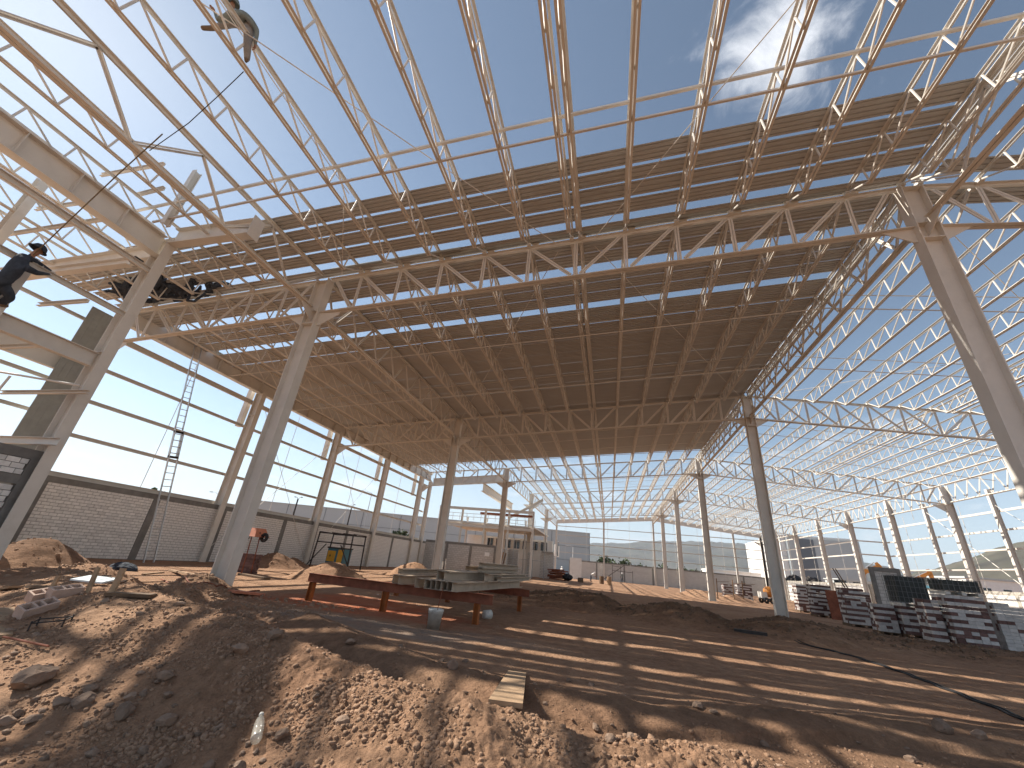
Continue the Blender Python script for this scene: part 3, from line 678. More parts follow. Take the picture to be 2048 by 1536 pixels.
m = MB(); m.box(WX-.16, WX-.012, 9.9, 56, -.3, 2.66); child_world(m.build('mortar_core', MORTAR, LW), LW)
m = MB(); m.box(WX-.18, WX+.02, 9.9, 56, 2.665, 2.90); child_world(m.build('cap_beam', CONC, LW), LW)
posts = [11.25, 15.65, 19.45, 24.3, 27.6, 31.5, 35.7, 39.4, 43.7, 48, 52]
for y in posts:
    m = MB(); m.box(WX-.17, WX+.022, y-.16, y+.16, -.3, 2.662); child_world(m.build('concrete_post', CONC, LW), LW)
bm_full = block_mesh(BL, BH, .11).mesh('block', BLOCK); nsep = 0; rest = MB()
for a_, b_ in zip([9.9]+posts, posts+[56]):
    for yc, z, l in course_layout(a_+.17, b_-.17, .02, 22, BL, BH, BJ):
        jx = RNG.normal(0, .0022)
        if 11.4 < yc < 15.5 and l > BL-.01 and nsep < 300:
            o = link('block', bm_full, LW, (WX-.055+jx, yc, z)); child_world(o, LW); nsep += 1
        else:
            bb = block_mesh(l, BH, .11); rest.add([(x+WX-.055+jx, y+yc, zz+z) for x, y, zz in bb.v], bb.f)
o = rest.build('block_courses', BLOCK, LW, kind='stuff'); child_world(o, LW)

# near office wall in the left corner, bigger window opening framed in concrete
NX = -14.3
NW = thing('office_wall', 'near block wall with concrete lintel and a half built window at left edge', 'wall', (NX, 5.5, 0))
ye = 7.42
m = MB(); m.box(NX-.14, NX-.015, 2.5, 5.6, -.2, 2.72); m.box(NX-.14, NX-.015, 5.6, ye-.3, 2.32, 2.72); child_world(m.build('mortar_core', MORTAR, NW), NW)
m = MB(); m.box(NX-.17, NX+.02, 2.4, ye+.02, 2.72, 2.95); child_world(m.build('cap_beam', CONC, NW), NW)
m = MB(); m.box(NX-.165, NX+.018, 2.4, ye-.27, 2.09, 2.31); child_world(m.build('lintel', CONC, NW), NW)
m = MB(); m.box(NX-.168, NX+.022, ye-.27, ye, -.3, 2.718); child_world(m.build('concrete_post', CONC, NW), NW)
for yc, z, l in course_layout(4.6, ye-.28, 2.315, 3, .252, .118, .014): child_world(block_mesh(l, .118, .11).build('block', BLOCK, NW, loc=(NX-.055, yc, z)), NW)
for yc, z, l in course_layout(5.0, ye-.28, .02, 15, .252, .122, .014):
    if yc < 6.3 and z > 1.35 and z < 1.95 or z > 2.05: continue
    child_world(block_mesh(l, .122, .11).build('block', BLOCK, NW, loc=(NX-.055+RNG.normal(0, .003), yc, z)), NW)
m = MB(); m.box(NX-.14, NX-.03, 6.35, ye-.28, -.2, 2.05); child_world(m.build('mortar_core', MORTAR, NW), NW)

# side frame at the left edge: column, deep plate girder, channels; the left worker stands on its floor beam
YN = 7.38
MZ = thing('side_frame', 'cream steel side frame with tall column and deep plate girder at left edge', 'steel frame', (NX, 5, 0))
def mz(mb, name, m=STEEL): return child_world(mb.build(name, m, MZ), MZ)
def chan(p, q, h, wd, t=.012):
    p, q = Vector(p), Vector(q); mb = MB(); mb.bar(p, q, t, h); mb.bar(p, q, wd, t, off=(wd/2, h/2-t/2)); mb.bar(p, q, wd, t, off=(wd/2, -h/2+t/2)); return mb
def ibm(p, q, dep, bf, t=.02, ribs=0):
    p, q = Vector(p), Vector(q); mb = MB(); mb.bar(p, q, .012, dep-2*t); mb.bar(p, q, bf, t, off=(0, dep/2-t/2)); mb.bar(p, q, bf, t, off=(0, -dep/2+t/2))
    for k in range(1, ribs+1):
        c = p.lerp(q, k/(ribs+1)); d = (q-p).normalized(); sd = d.cross(Vector((0, 0, 1)))
        for sg in (-1, 1): mb.obox(c+sd*sg*bf*.27, d*.008, sd*bf*.22, Vector((0, 0, dep/2-t-.003)))
    return mb
def ipost(x, y, z0, z1, dep, bf, t=.02):
    b = MB(); b.box(x-dep/2, x-dep/2+t, y-bf/2, y+bf/2, z0, z1); b.box(x+dep/2-t, x+dep/2, y-bf/2, y+bf/2, z0, z1); b.box(x-dep/2+t, x+dep/2-t, y-.008, y+.008, z0, z1); return b
mz(ipost(NX, YN, -.2, 10.25, .42, .30), 'column')
for zp in (5.9, 9.5): b = MB(); b.box(NX-.19, NX+.19, YN-.145, YN-.01, zp-.01, zp+.01); mz(b, 'stiffener')
mz(ibm((NX, -3.5, 9.84), (NX, YN-.16, 9.84), .74, .34, ribs=8), 'plate_girder')
p = on_y(335, 478, YN); q = on_y(512, 456, YN); mz(ibm((NX+.22, YN, p.z-.02), (q.x, YN, q.z), .62, .28), 'stub_beam')
b = MB(); b.box(q.x, q.x+.025, YN-.2, YN+.2, q.z-.42, q.z+.36); mz(b, 'end_plate')
p = on_y(40, 548, YN); mz(ibm((NX-.22, YN, 9.72), (p.x-1.2, YN, p.z), .56, .28), 'stub_beam')
p = on_y(262, 524, 6.9); mz(ibm((p.x-3.6, 6.9, p.z-.05), (p.x, 6.9, p.z), .26, .2), 'stub_beam')
b = MB(); p = on_y(268, 522, 6.95); b.box(p.x-.02, p.x+.16, 6.85, 7.1, p.z-.10, p.z+.10); mz(b, 'socket', DARKSTEEL)
mz(ipost(NX, 5.05, 0, 7.4, .28, .2), 'post')
mz(ibm((NX, 1.5, 5.62), (NX, YN-.16, 5.62), .42, .2), 'floor_beam')
mz(chan((NX+.1, 1.2, 7.18), (NX+.1, YN-.1, 7.18), .15, .08), 'rail'); mz(chan((NX+.06, 1.2, 8.86), (NX+.06, YN-.1, 8.86), .17, .09), 'rail')
for (u, v, yy, hh_, L) in ((178, 603, 7.1, .11, 2.2), (128, 690, 6.8, .12, 3.5), (180, 785, 7.15, .10, 3.5), (118, 884, 7.1, .19, 3.0)):
    p = on_y(u, v, yy); mz(chan((p.x-L, yy, p.z), (p.x, yy, p.z), hh_, .09), 'channel')
b = MB(); p = on_y(10, 760, 6.4); b.tube([(p.x, 6.4, p.z-.35), (p.x+.1, 6.4, p.z+.12)], .03, 8); b.tube([(p.x-1.2, 5.8, p.z+.22), (p.x+1.9, 6.9, p.z+.05)], .028, 8); mz(b, 'handrail')
b = MB(); b.bar((NX-.32, -3.5, 10.34), (NX-.32, YN-.1, 10.34), .28, .30); mz(b, 'gutter')
# outer line of the side frame
XO = -17.8
mz(ipost(XO, 5.45, 0, 11.4, .34, .22), 'post')
for z in (3.4, 4.5, 5.6, 6.7, 7.9): mz(chan((XO-.2, 2.7, z), (XO-.2, 9.2, z), .11, .07), 'girt')
for (u, v, yy) in ((470*.30, 452, 5.9), (460, 380, 5.9), (20, 470, 5.6)):
    pass
for (u0, v0, u1, v1, yy, hh_) in ((20, 470, 235, 436, 6.2, .13), (75, 420, 160, 408, 6.2, .12), (205, 352, 330, 330, 6.2, .12), (275, 392, 330, 378, 6.2, .12)):
    p, q = on_y(u0, v0, yy), on_y(u1, v1, yy); mz(chan((p.x, yy, p.z), (q.x, yy, q.z), hh_, .08), 'channel')
p, q = on_y(330, 450, 6.6), on_y(395, 345, 6.6); mz(ibm((p.x, 6.6, p.z), (q.x, 6.6, q.z), .20, .18), 'diagonal_post')
p, q = on_y(0, 590, 8.6), on_y(190, 688, 8.6); mz(ibm((XO, 5.6, 6.15), (XO, 9.3, 6.15), .5, .2), 'floor_beam')
m = MB()
for sg in range(4): m.box(XO+.2, XO+.23, 8.1+sg*.19, 8.1+sg*.19+.186, .3, 8.3)
mz(m, 'flashing_sheet', ZINC)

# far end wall and right boundary wall: courses too small to pick apart, drawn by the material
def coursed(name, c1, c2, mort, l, h):
    m = bpy.data.materials.new(name); m.use_nodes = True; t = m.node_tree; b = t.nodes['Principled BSDF']; b.inputs['Roughness'].default_value = .9
    tcn = N(t, 'ShaderNodeNewGeometry'); sp = N(t, 'ShaderNodeSeparateXYZ'); t.links.new(tcn.outputs['Position'], sp.inputs[0])
    ad = N(t, 'ShaderNodeMath', operation='ADD'); t.links.new(sp.outputs['X'], ad.inputs[0]); t.links.new(sp.outputs['Y'], ad.inputs[1])
    cb = N(t, 'ShaderNodeCombineXYZ'); t.links.new(ad.outputs[0], cb.inputs['X']); t.links.new(sp.outputs['Z'], cb.inputs['Y'])
    br = N(t, 'ShaderNodeTexBrick', i_Scale=1.0); t.links.new(cb.outputs[0], br.inputs['Vector']); br.inputs['Brick Width'].default_value = l; br.inputs['Row Height'].default_value = h; br.inputs['Mortar Size'].default_value = .012
    br.inputs['Color1'].default_value = (*c1, 1); br.inputs['Color2'].default_value = (*c2, 1); br.inputs['Mortar'].default_value = (*mort, 1)
    t.links.new(br.outputs['Color'], b.inputs['Base Color'])
    bp = N(t, 'ShaderNodeBump', i_Strength=.5, i_Distance=.01, invert=True); t.links.new(br.outputs['Fac'], bp.inputs['Height']); t.links.new(bp.outputs[0], b.inputs['Normal']); return m
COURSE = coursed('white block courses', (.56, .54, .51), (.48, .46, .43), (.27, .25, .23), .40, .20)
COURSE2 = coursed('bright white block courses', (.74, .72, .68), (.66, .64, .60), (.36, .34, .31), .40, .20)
def wall_run(name, label, p, q, h, d, m, post_step, cap=.24):
    p, q = Vector(p), Vector(q); o = thing(name, label, 'wall', (p+q)/2); dr = (q-p).normalized(); L = (q-p).length
    b = MB(); b.bar(p+Vector((0, 0, (h-cap)/2-.15)), q+Vector((0, 0, (h-cap)/2-.15)), d, h-cap+.3); child_world(b.build('block_panel', m, o), o)
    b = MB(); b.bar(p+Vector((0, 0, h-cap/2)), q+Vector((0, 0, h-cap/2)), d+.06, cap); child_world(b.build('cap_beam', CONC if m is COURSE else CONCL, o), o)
    k = 0.0
    while k <= L:
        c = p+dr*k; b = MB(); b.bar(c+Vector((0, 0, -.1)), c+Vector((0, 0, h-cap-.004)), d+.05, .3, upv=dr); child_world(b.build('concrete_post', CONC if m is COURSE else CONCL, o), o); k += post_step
    return o
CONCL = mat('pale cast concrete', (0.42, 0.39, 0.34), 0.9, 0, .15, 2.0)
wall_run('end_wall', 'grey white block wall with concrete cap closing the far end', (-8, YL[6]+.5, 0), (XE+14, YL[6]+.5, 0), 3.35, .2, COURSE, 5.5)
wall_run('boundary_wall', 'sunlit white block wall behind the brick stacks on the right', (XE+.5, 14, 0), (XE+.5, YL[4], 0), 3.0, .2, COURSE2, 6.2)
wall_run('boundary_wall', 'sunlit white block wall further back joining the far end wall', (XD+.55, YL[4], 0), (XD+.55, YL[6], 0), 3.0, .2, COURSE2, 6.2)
p = on_y(1737, 1133, 33.5); q = on_y(1797, 1140, 33.5)
fp = thing('block_panel_wall', 'shaded block panel framed in concrete standing among the brick stacks', 'wall', ((p.x+q.x)/2, 33.5, 0))
b = MB(); b.box(p.x+.2, q.x-.2, 33.42, 33.58, -.1, p.z-.26); child_world(b.build('block_panel', COURSE, fp), fp)
b = MB(); b.box(p.x, q.x, 33.38, 33.62, p.z-.25, p.z); child_world(b.build('cap_beam', CONC, fp), fp)
for xx in (p.x+.1, q.x-.1): b = MB(); b.box(xx-.1, xx+.1, 33.39, 33.61, -.1, p.z-.254); child_world(b.build('concrete_post', CONC, fp), fp)

# ---------------------------------------------------------------- ladder
lt = Vector((XA+.42, 14.05, 10.35)); lb = Vector((-19.55, 15.25, 0.0)); lb.z = hz(lb.x, lb.y)
LD = thing('extension_ladder', 'tall aluminium extension ladder leaning on the left eave beam', 'ladder', lb)
ax = (lt-lb); Ltot = ax.length; ax.normalize(); sx = Vector((0, 1, 0)); sx = (sx-ax*sx.dot(ax)).normalized(); nx = sx.cross(ax)
def ladder_sec(s0, s1, hw, off):
    for sg in (-1, 1):
        b = MB(); b.bar(ax*s0+sx*sg*hw+nx*off, ax*s1+sx*sg*hw+nx*off, .028, .075, upv=nx); b.build('rail', ALU, LD)
    s = s0+.2
    while s < s1-.05:
        b = MB(); b.tube([ax*s+sx*-hw+nx*off, ax*s+sx*hw+nx*off], .016, 8); b.build('rung', ALU, LD); s += .305
ladder_sec(0, 5.9, .215, 0); ladder_sec(4.6, Ltot, .185, -.075)
for s in (4.6, 5.8):
    b = MB(); b.obox(ax*s+nx*-.03, ax*.05, sx*.24, nx*.03); b.build('bracket', DARKSTEEL, LD)

# ---------------------------------------------------------------- purlin rack in the middle
RK = thing('steel_trestle', 'rust red steel trestle of two beams on orange legs', 'trestle', (-4.6, 12.4, 0))
def rk(mb, name, m): return child_world(mb.build(name, m, RK), RK)
def beam_rack(p, q, legs, tag_=''):
    p, q = Vector(p), Vector(q); b = MB(); b.bar(p, q, .012, .20); b.bar(p, q, .13, .014, off=(0, .10)); b.bar(p, q, .13, .014, off=(0, -.10)); rk(b, 'beam', RUST)
    for t in legs:
        c = p.lerp(q, t); g = hz(c.x, c.y); b = MB()
        b.box(c.x-.065, c.x-.05, c.y-.07, c.y+.07, g-.05, c.z-.11); b.box(c.x+.05, c.x+.065, c.y-.07, c.y+.07, g-.05, c.z-.11); b.box(c.x-.05, c.x+.05, c.y-.006, c.y+.006, g-.05, c.z-.11); rk(b, 'leg', ORANGE_LEG)
f0 = on_y(616, 1160, 10.75); f1 = on_y(975, 1192, 10.6); bz = (f0.z+f1.z)/2
beam_rack((f0.x, 10.75, bz), (f1.x+.15, 10.55, bz), (.035, .46, .93))
beam_rack((-7.6, 14.75, bz), (-2.55, 14.55, bz), (.05, .44, .94))
def c_section(h, wd, L, t=.006):
    b = MB()
    b.box(-wd/2, -wd/2+t, 0, L, 0, h); b.box(-wd/2+t, wd/2, 0, L, 0, t); b.box(-wd/2+t, wd/2, 0, L, h-t, h); b.box(wd/2-t, wd/2, 0, L, t, .025); b.box(wd/2-t, wd/2, 0, L, h-.025, h-t)
    return b.mesh('channel', PURLIN)
PM = [c_section(.205, .125, 5.6), c_section(.205, .125, 4.6), c_section(.13, .125, 4.4)]
GPU = 'cream channels lying on the trestle'; top = bz+.114
def purlin(x, y, z, k, label, rz=0.0, ry=0.0):
    o = link('steel_channel', PM[k], None, (x, y, z), (0, ry, rz)); tag(o, label, 'steel channel', GPU)
xs0 = on_y(912, 1182, 10.0).x
for k in range(6): purlin(xs0-.137*k-.06, 10.0+RNG.normal(0, .015), top, 0, 'cream channel in the row of six open ends, number %s from the right' % ('one', 'two', 'three', 'four', 'five', 'six')[k], -.09)
purlin(xs0-.137*6-.20, 10.05, top, 0, 'single cream channel just left of the row of six', -.09)
purlin(xs0-1.62, 10.35, top, 0, 'cream channel lying alone left on the trestle with rusty end', .02)
purlin(xs0-1.86, 10.5, top, 0, 'leftmost cream channel of the lone pair on the trestle', .02)
purlin(xs0-1.95, 10.9, top+.21, 2, 'short cream channel laid on top of the left pair', .03)
purlin(xs0-.42, 10.35, top+.208, 0, 'cream channel on the second layer nearest the camera', -.07)
purlin(xs0-.60, 10.3, top+.208, 0, 'cream channel behind the first of the second layer', -.07)
purlin(xs0+.20, 11.8, top+.208, 1, 'cream channel resting loose on the right of the stack', -.06)
for k in range(2): purlin(xs0-.15+.0*k, 12.3, top+.416+.133*k, 2, ('lower', 'upper')[k]+' of two cream channels stacked on top', -.06)
purlin(xs0+.36, 12.6, top+.208, 2, 'short cream channel end at the right of the stack', -.04)
purlin(xs0-.75, 12.9, top+.416, 2, 'small dark ended channel on top of the stack behind', -.05)
# bucket, cups and plank
p = hit(866, 1258); g = hz(p.x, p.y)
BK = thing('bucket', 'dirty white plastic bucket standing in front of the trestle', 'bucket', (p.x, p.y, g), (0, .03, 0))
b = MB(); b.lathe([(0, .006), (.125, .006), (.13, 0), (.152, .29), (.160, .292), (.160, .33), (.165, .335), (.165, .37), (.152, .372), (.148, .33), (.126, .02), (0, .02)], 28); b.build('body', WHITEPL, BK, True)
b = MB(); b.tube([(.16*math.cos(a), .16*math.sin(a), .34-.16*max(0, math.sin(a*.5))*1.0) for a in np.linspace(0, PI, 14)], .004, 6); b.build('handle', DARKSTEEL, BK, True)
b = MB(); b.tube([(.02, 0, .05), (.03, .03, .40), (.07, .05, .78)], .008, 6); tag(b.build('stir_rod', RUST, None, loc=(p.x, p.y, g)), 'rusty rod standing upright in the white bucket', 'rod')
p = hit(960, 1238)
b = MB(); b.lathe([(0, 0), (.10, 0), (.115, .2), (.112, .2), (.098, .01), (0, .01)], 20); o = b.build('tin_can', WHITEPL, None, True, loc=(p.x+.1, p.y, hz(p.x, p.y)+.11), rot=(R(90), .1, R(140))); tag(o, 'white tub tipped on its side under the trestle', 'tub')
def plank(u0, v0, z0, u1, v1, z1, wd, th, label, m=WOODM, name='plank', lift=.02, roll=0.0):
    p, q = hit(u0, v0), hit(u1, v1); p.z += lift; q.z += lift
    b = MB(); n = 8; d = (q-p); L = d.length; d.normalize(); s = d.cross(Vector((math.sin(roll), 0, math.cos(roll)))).normalized(); u_ = s.cross(d); c = (p+q)/2
    b.obox((0, 0, 0), d*(L/2), s*(wd/2), u_*(th/2)); o = b.build(name, m, None, loc=c); return tag(o, label, 'plank')
plank(1034, 1350, .10, 1010, 1418, .42, .25, .032, 'short wide plank bridging the trench')
plank(215, 1192, .42, 305, 1196, .42, .16, .04, 'dark board edge on the mound behind the hollow blocks', WOODD)
plank(0, 1280, .30, 8, 1222, .35, .14, .03, 'pale board cut off by the left edge', WOODM)
plank(340, 1142, .0, 422, 1158, .0, .14, .05, 'long pale board lying by the column foot', WOODM)
plank(0, 1183, .4, 40, 1178, .4, .3, .03, 'weathered board lying at the left edge', WOODM)
plank(60, 1176, .25, 110, 1180, .25, .12, .04, 'thin dark board on the rubble at left', WOODD)
plank(1468, 1262, .05, 1535, 1272, .05, .16, .09, 'dark channel lying before the far spoil ridge', DARKSTEEL, 'steel_offcut')
plank(480, 1150, .0, 535, 1160, .0, .22, .10, 'dark form board lying behind the column foot', WOODD)
plank(285, 1150, .2, 326, 1146, .0, .08, .04, 'thin pale batten by the ladder foot', WOODM)
plank(460, 1185, .02, 520, 1190, .02, .35, .06, 'red stained board beside the column foot', TERRA)
def stake(u, v, z, h, lean, label, wd=.07):
    p = hit(u, v); g = p.z; b = MB(); b.bar((0, 0, -.1), (lean, .02, h), wd, .025, upv=(0, 1, 0)); tag(b.build('stake', WOODM, None, loc=(p.x, p.y, g)), label, 'stake')
stake(175, 1186, .42, .30, -.05, 'pale wooden stake behind the hollow blocks'); stake(220, 1190, .42, .30, .0, 'wider wooden stake right of the blue panel', .09); stake(100, 1180, .3, .18, .0, 'short wooden stake on the left mound')
p = hit(175, 1172); b = MB(); b.obox((0, 0, .01), (.17, .03, .0), (-.04, .14, .02), (0, 0, .01)); b.obox((.25, .05, .01), (.06, .01, 0), (-.04, .14, .02), (0, 0, .01)); tag(b.build('foam_panel', PALEBLUE, None, loc=(p.x, p.y, hz(p.x, p.y)+.08)), 'pale blue panel lying on the left rubble', 'panel')
# hollow blocks
def hollow(u, v, z, rz, rx, label):
    p = hit(u, v); b = MB(); L, W_, H_, t = .32, .14, .12, .022
    b.box(-L/2, L/2, -W_/2, -W_/2+t, 0, H_); b.box(-L/2, L/2, W_/2-t, W_/2, 0, H_)
    for x in (-L/2, -L/6+.006, L/6-.028, L/2-t): b.box(x, x+t, -W_/2+t, W_/2-t, 0, H_)
    b.box(-L/2+t, L/2-t, -W_/2+t, W_/2-t, .002, .02)
    tag(b.build('hollow_block', HOLLOW, None, loc=(p.x, p.y, hz(p.x, p.y)-.01), rot=(Matrix.Rotation(rx, 3, Vector((.53, .85, 0)))@Matrix.Rotation(rz, 3, 'Z')).to_euler()), label, 'block')
HOLLOW = mat('pinkish hollow brick', (0.54, 0.39, 0.31), 0.9, 0, .12, 14, bump=.2, bscale=80)
hollow(70, 1226, .42, R(95), R(24), 'hollow pink brick with three open cells nearest the camera'); hollow(88, 1198, .45, R(88), R(20), 'hollow pink brick in the middle of the three'); hollow(126, 1194, .46, R(84), R(14), 'hollow pink brick lying on its side furthest right')
# black wire frame, thin rod
p = hit(105, 1255); b = MB()
q = [Vector((-.13, -.07, 0)), Vector((.11, .07, .04)), Vector((.18, -.04, .02)), Vector((-.04, -.18, -.02))]
for i in range(4): b.tube([q[i], q[(i+1) % 4]], .007, 6)
for i in range(4): b.tube([q[i]+Vector((0, 0, -.07)), q[i]+Vector((0, 0, .02))], .008, 6)
tag(b.build('wire_frame', DARKSTEEL, None, loc=(p.x, p.y, hz(p.x, p.y)+.06)), 'small black wire frame on the left slope', 'frame')
p = hit(0, 1286); q = hit(92, 1303); b = MB(); b.tube([(p.x, p.y, hz(p.x, p.y)+.05), (q.x, q.y, hz(q.x, q.y)+.04)], .009, 6); tag(b.build('steel_rod', RUST, None), 'thin rusty rod lying across the left slope', 'rod')
# bottle
p = hit(506, 1500); BT = thing('water_bottle', 'clear dusty plastic bottle lying at the foot of the mound', 'bottle', (p.x, p.y, hz(p.x, p.y)+.05), (0, 0, 0))
q = hit(521, 1434); dv = (Vector((q.x, q.y, hz(q.x, q.y)+.04))-Vector(BT.location)); BT.rotation_euler = dv.to_track_quat('Z', 'Y').to_euler()
b = MB(); b.lathe([(0, 0), (.030, .002), (.034, .012), (.034, .07), (.031, .08), (.034, .09), (.034, .15), (.031, .158), (.033, .17), (.028, .21), (.014, .245), (.013, .27)], 20); b.build('body', PET, BT, True)
b = MB(); b.lathe([(0, .285), (.016, .284), (.016, .262), (.0135, .262)], 16); b.build('cap', WHITEPL, BT, True)
# cables
def cable(pts, r, label, name='cable', m=BLACK):
    P = []
    for i in range(len(pts)-1):
        for t in np.linspace(0, 1, 14, endpoint=False): P.append(Vector(pts[i]).lerp(Vector(pts[i+1]), t))
    P.append(Vector(pts[-1])); P = [Vector((p.x+.03*math.sin(k*.9), p.y+.03*math.sin(k*.7+1), hz(p.x, p.y)+r)) for k, p in enumerate(P)]
    b = MB(); b.tube(P, r, 6); return tag(b.build(name, m, None, True), label, 'cable')
c0 = [hit(u, v) for u, v in ((1590, 1283), (1700, 1312), (1800, 1345), (1900, 1384), (2060, 1447))]
cable(c0, .015, 'black cable running over the striped ground, left strand'); cable([p+Vector((.10, .05, 0)) for p in c0], .015, 'black cable running over the striped ground, right strand')
cable([hit(u, v) for u, v in ((320, 1160), (380, 1168), (430, 1175), (520, 1182))], .018, 'dark hose lying behind the mound by the column', 'hose', RUST)
# netting bundle on the roof by the left eave, tarp by the ladder
def crumple(name, label, cat, loc, sx, sy, sz, m, seed, n=34):
    b = MB(); rr = np.random.default_rng(seed); vs = []; fs = []
    for i in range(n):
        for j in range(n):
            a = i/(n-1)*2*PI; t = j/(n-1)
            rad = math.sin(t*PI)**.6*(1+.28*float(pn(np.array([a*1.6+seed]), np.array([t*5.0]))[0])+.16*float(pn(np.array([a*5+seed]), np.array([t*13.0]))[0]))
            vs.append((sx*(t*2-1), sy*rad*math.cos(a), sz*rad*math.sin(a)))
    for i in range(n-1):
        for j in range(n-1): k = i*n+j; fs.append((k, k+1, k+n+1, k+n))
    b.add(vs, fs); o = b.build(name, m, None, False, loc=loc); return tag(o, label, cat)
zr = zb(-18.5)+GD+SEAT-.1
NB = thing('netting_bundle', 'tangled dark netting bundle lying on the joists at the left eave', 'netting', (-18.2, 10.0, zr+.1)); rn = random.Random(5)
for k in range(26):
    x0 = rn.uniform(-2.6, 1.6); y0_ = rn.uniform(-.6, .5); b = MB(); P_ = []; L_ = rn.uniform(.8, 2.2)
    for t_ in np.linspace(0, 1, 9): P_.append((x0+L_*t_, y0_+.25*math.sin(t_*5+k)+rn.uniform(-.06, .06), .02+SL*(x0+L_*t_)+rn.uniform(-.10, .16)))
    b.tube(P_, [.03+.09*math.sin(PI*min(1, .1+t_*.85))*rn.uniform(.7, 1.2) for t_ in np.linspace(0, 1, 9)], 7); b.build('net_fold', NAVY, NB)
b = MB(); b.tube([(-16.8, 10.2, zr), (-16.6, 10.1, zr-.45), (-16.2, 10.1, zr-.5), (-16.0, 10.2, zr-.05)], .05, 8); tag(b.build('hanging_strap', NAVY, None, True), 'dark loop of netting hanging below the roof bundle', 'strap')
p = hit(245, 1140); crumple('tarp', 'black tarpaulin heap beside the ladder foot', 'tarp', (p.x, p.y, hz(p.x, p.y)+.05), .6, .26, .19, NAVY, 8)

# ---------------------------------------------------------------- behind the column: brick pier with tub, generator
p = on_z(452, 1146, 0); px_, py_ = -15.4, 16.2
PR = thing('brick_pile', 'low pile of dark red bricks behind the near column', 'brick pile', (px_, py_, hz(px_, py_)))
bk = MB(); bk.box(-.13, .13, -.065, .065, -.04, .04); bkm = bk.mesh('brick', BRICKR); rr = random.Random(3)
for k in range(9):
    for i in range(4):
        for j in range(2): link('brick', bkm, PR, (-.42+i*.275+rr.uniform(-.01, .01)+(.0 if k % 2 else .05), -.08+j*.14, .04+k*.084), (0, 0, rr.uniform(-.06, .06)))
WBR = thing('wheelbarrow', 'upturned wheelbarrow with orange tub leaning by the brick pile', 'wheelbarrow', (px_+.1, py_-.4, hz(px_, py_)))
b = MB(); t0 = [(-.62, -.40, 1.48), (.62, -.40, 1.48), (.62, .40, 1.48), (-.62, .40, 1.48)]; t1 = [(-.42, -.26, 1.80), (.46, -.26, 1.80), (.46, .26, 1.80), (-.42, .26, 1.80)]
b.add(t0+t1, [(0, 1, 5, 4), (1, 2, 6, 5), (2, 3, 7, 6), (3, 0, 4, 7), (4, 5, 6, 7)]); b.add([(x*1.05, y*1.05, z-.03) for x, y, z in t0]+[(x, y, z+.01) for x, y, z in t0], [(0, 1, 5, 4), (1, 2, 6, 5), (2, 3, 7, 6), (3, 0, 4, 7)]); b.build('tub', TERRA, WBR)
for s in (-1, 1): b = MB(); b.tube([(-.9, s*.28, .35), (-.2, s*.24, 1.5), (.6, s*.12, 1.62)], .022, 8); b.build('handle', DARKSTEEL, WBR, True)
for s in (-1, 1): b = MB(); b.tube([(.30, s*.22, 1.5), (.42, s*.25, 0)], .022, 8); b.build('leg', RUST, WBR, True)
b = MB(); b.lathe([(.07, -.04), (.18, -.045), (.20, 0), (.18, .045), (.07, .04)], 18); b.build('wheel', BLACK, WBR, True, loc=(.75, 0, 1.45), rot=(R(90), 0, 0))
gx_, gy_ = -18.55, 27.2
GN = thing('generator', 'blue and yellow generator set standing by the left wall', 'generator', (gx_, gy_, hz(gx_, gy_)))
b = MB(); b.box(-.55, .75, -.45, .45, .12, 1.25); b.build('body', BLUE, GN)
b = MB(); b.box(-.50, .12, -.475, -.452, .42, 1.10); b.build('door', YELLOW, GN)
b = MB(); b.box(.30, .70, -.475, -.452, .25, 1.20); b.build('side_panel', YELLOW, GN)
b = MB(); b.box(-.60, .80, -.50, .50, 1.25, 1.33); b.build('canopy', DARKSTEEL, GN)
b = MB(); b.box(-.65, .85, -.48, -.36, 0, .12); b.box(-.65, .85, .36, .48, 0, .12); b.build('skid', DARKSTEEL, GN)
b = MB(); b.box(-.30, -.22, -.485, -.475, .72, .84); b.build('handle', BLACK, GN)
SH = thing('shelter_frame', 'dark open steel shelter frame standing over the generator', 'shelter', (gx_, gy_, 0))
for sx_ in (-1.4, 1.5):
    for sy_ in (-.8, .8): b = MB(); b.bar((sx_, sy_, 0), (sx_*.92, sy_, 2.2), .07, .07); b.build('post', DARKSTEEL, SH)
for z in (2.2, 1.6):
    for sy_ in (-.8, .8): b = MB(); b.bar((-1.35, sy_, z), (1.45, sy_, z), .06, .08); b.build('rail', DARKSTEEL, SH)
for x in (-1.3, -.3, .6, 1.4): b = MB(); b.bar((x, -.8, 2.26), (x, .8, 2.26), .06, .05); b.build('rail', DARKSTEEL, SH)
for x0, x1 in ((-1.35, -.55), (1.4, .6)): b = MB(); b.bar((x0*1.25, -.9, 0), (x1, -.8, 1.5), .05, .05); b.build('brace', DARKSTEEL, SH)
p = on_z(535, 1150, 0); b = MB(); b.lathe([(.16, 0), (.18, 0), (.18, 1.0), (.16, 1.0), (.16, 0)], 16); o = b.build('concrete_pipe', CONC, None, True, loc=(-14.2, 19.5, .17), rot=(R(90), 0, R(75))); tag(o, 'short grey pipe lying before the earth heap', 'pipe')
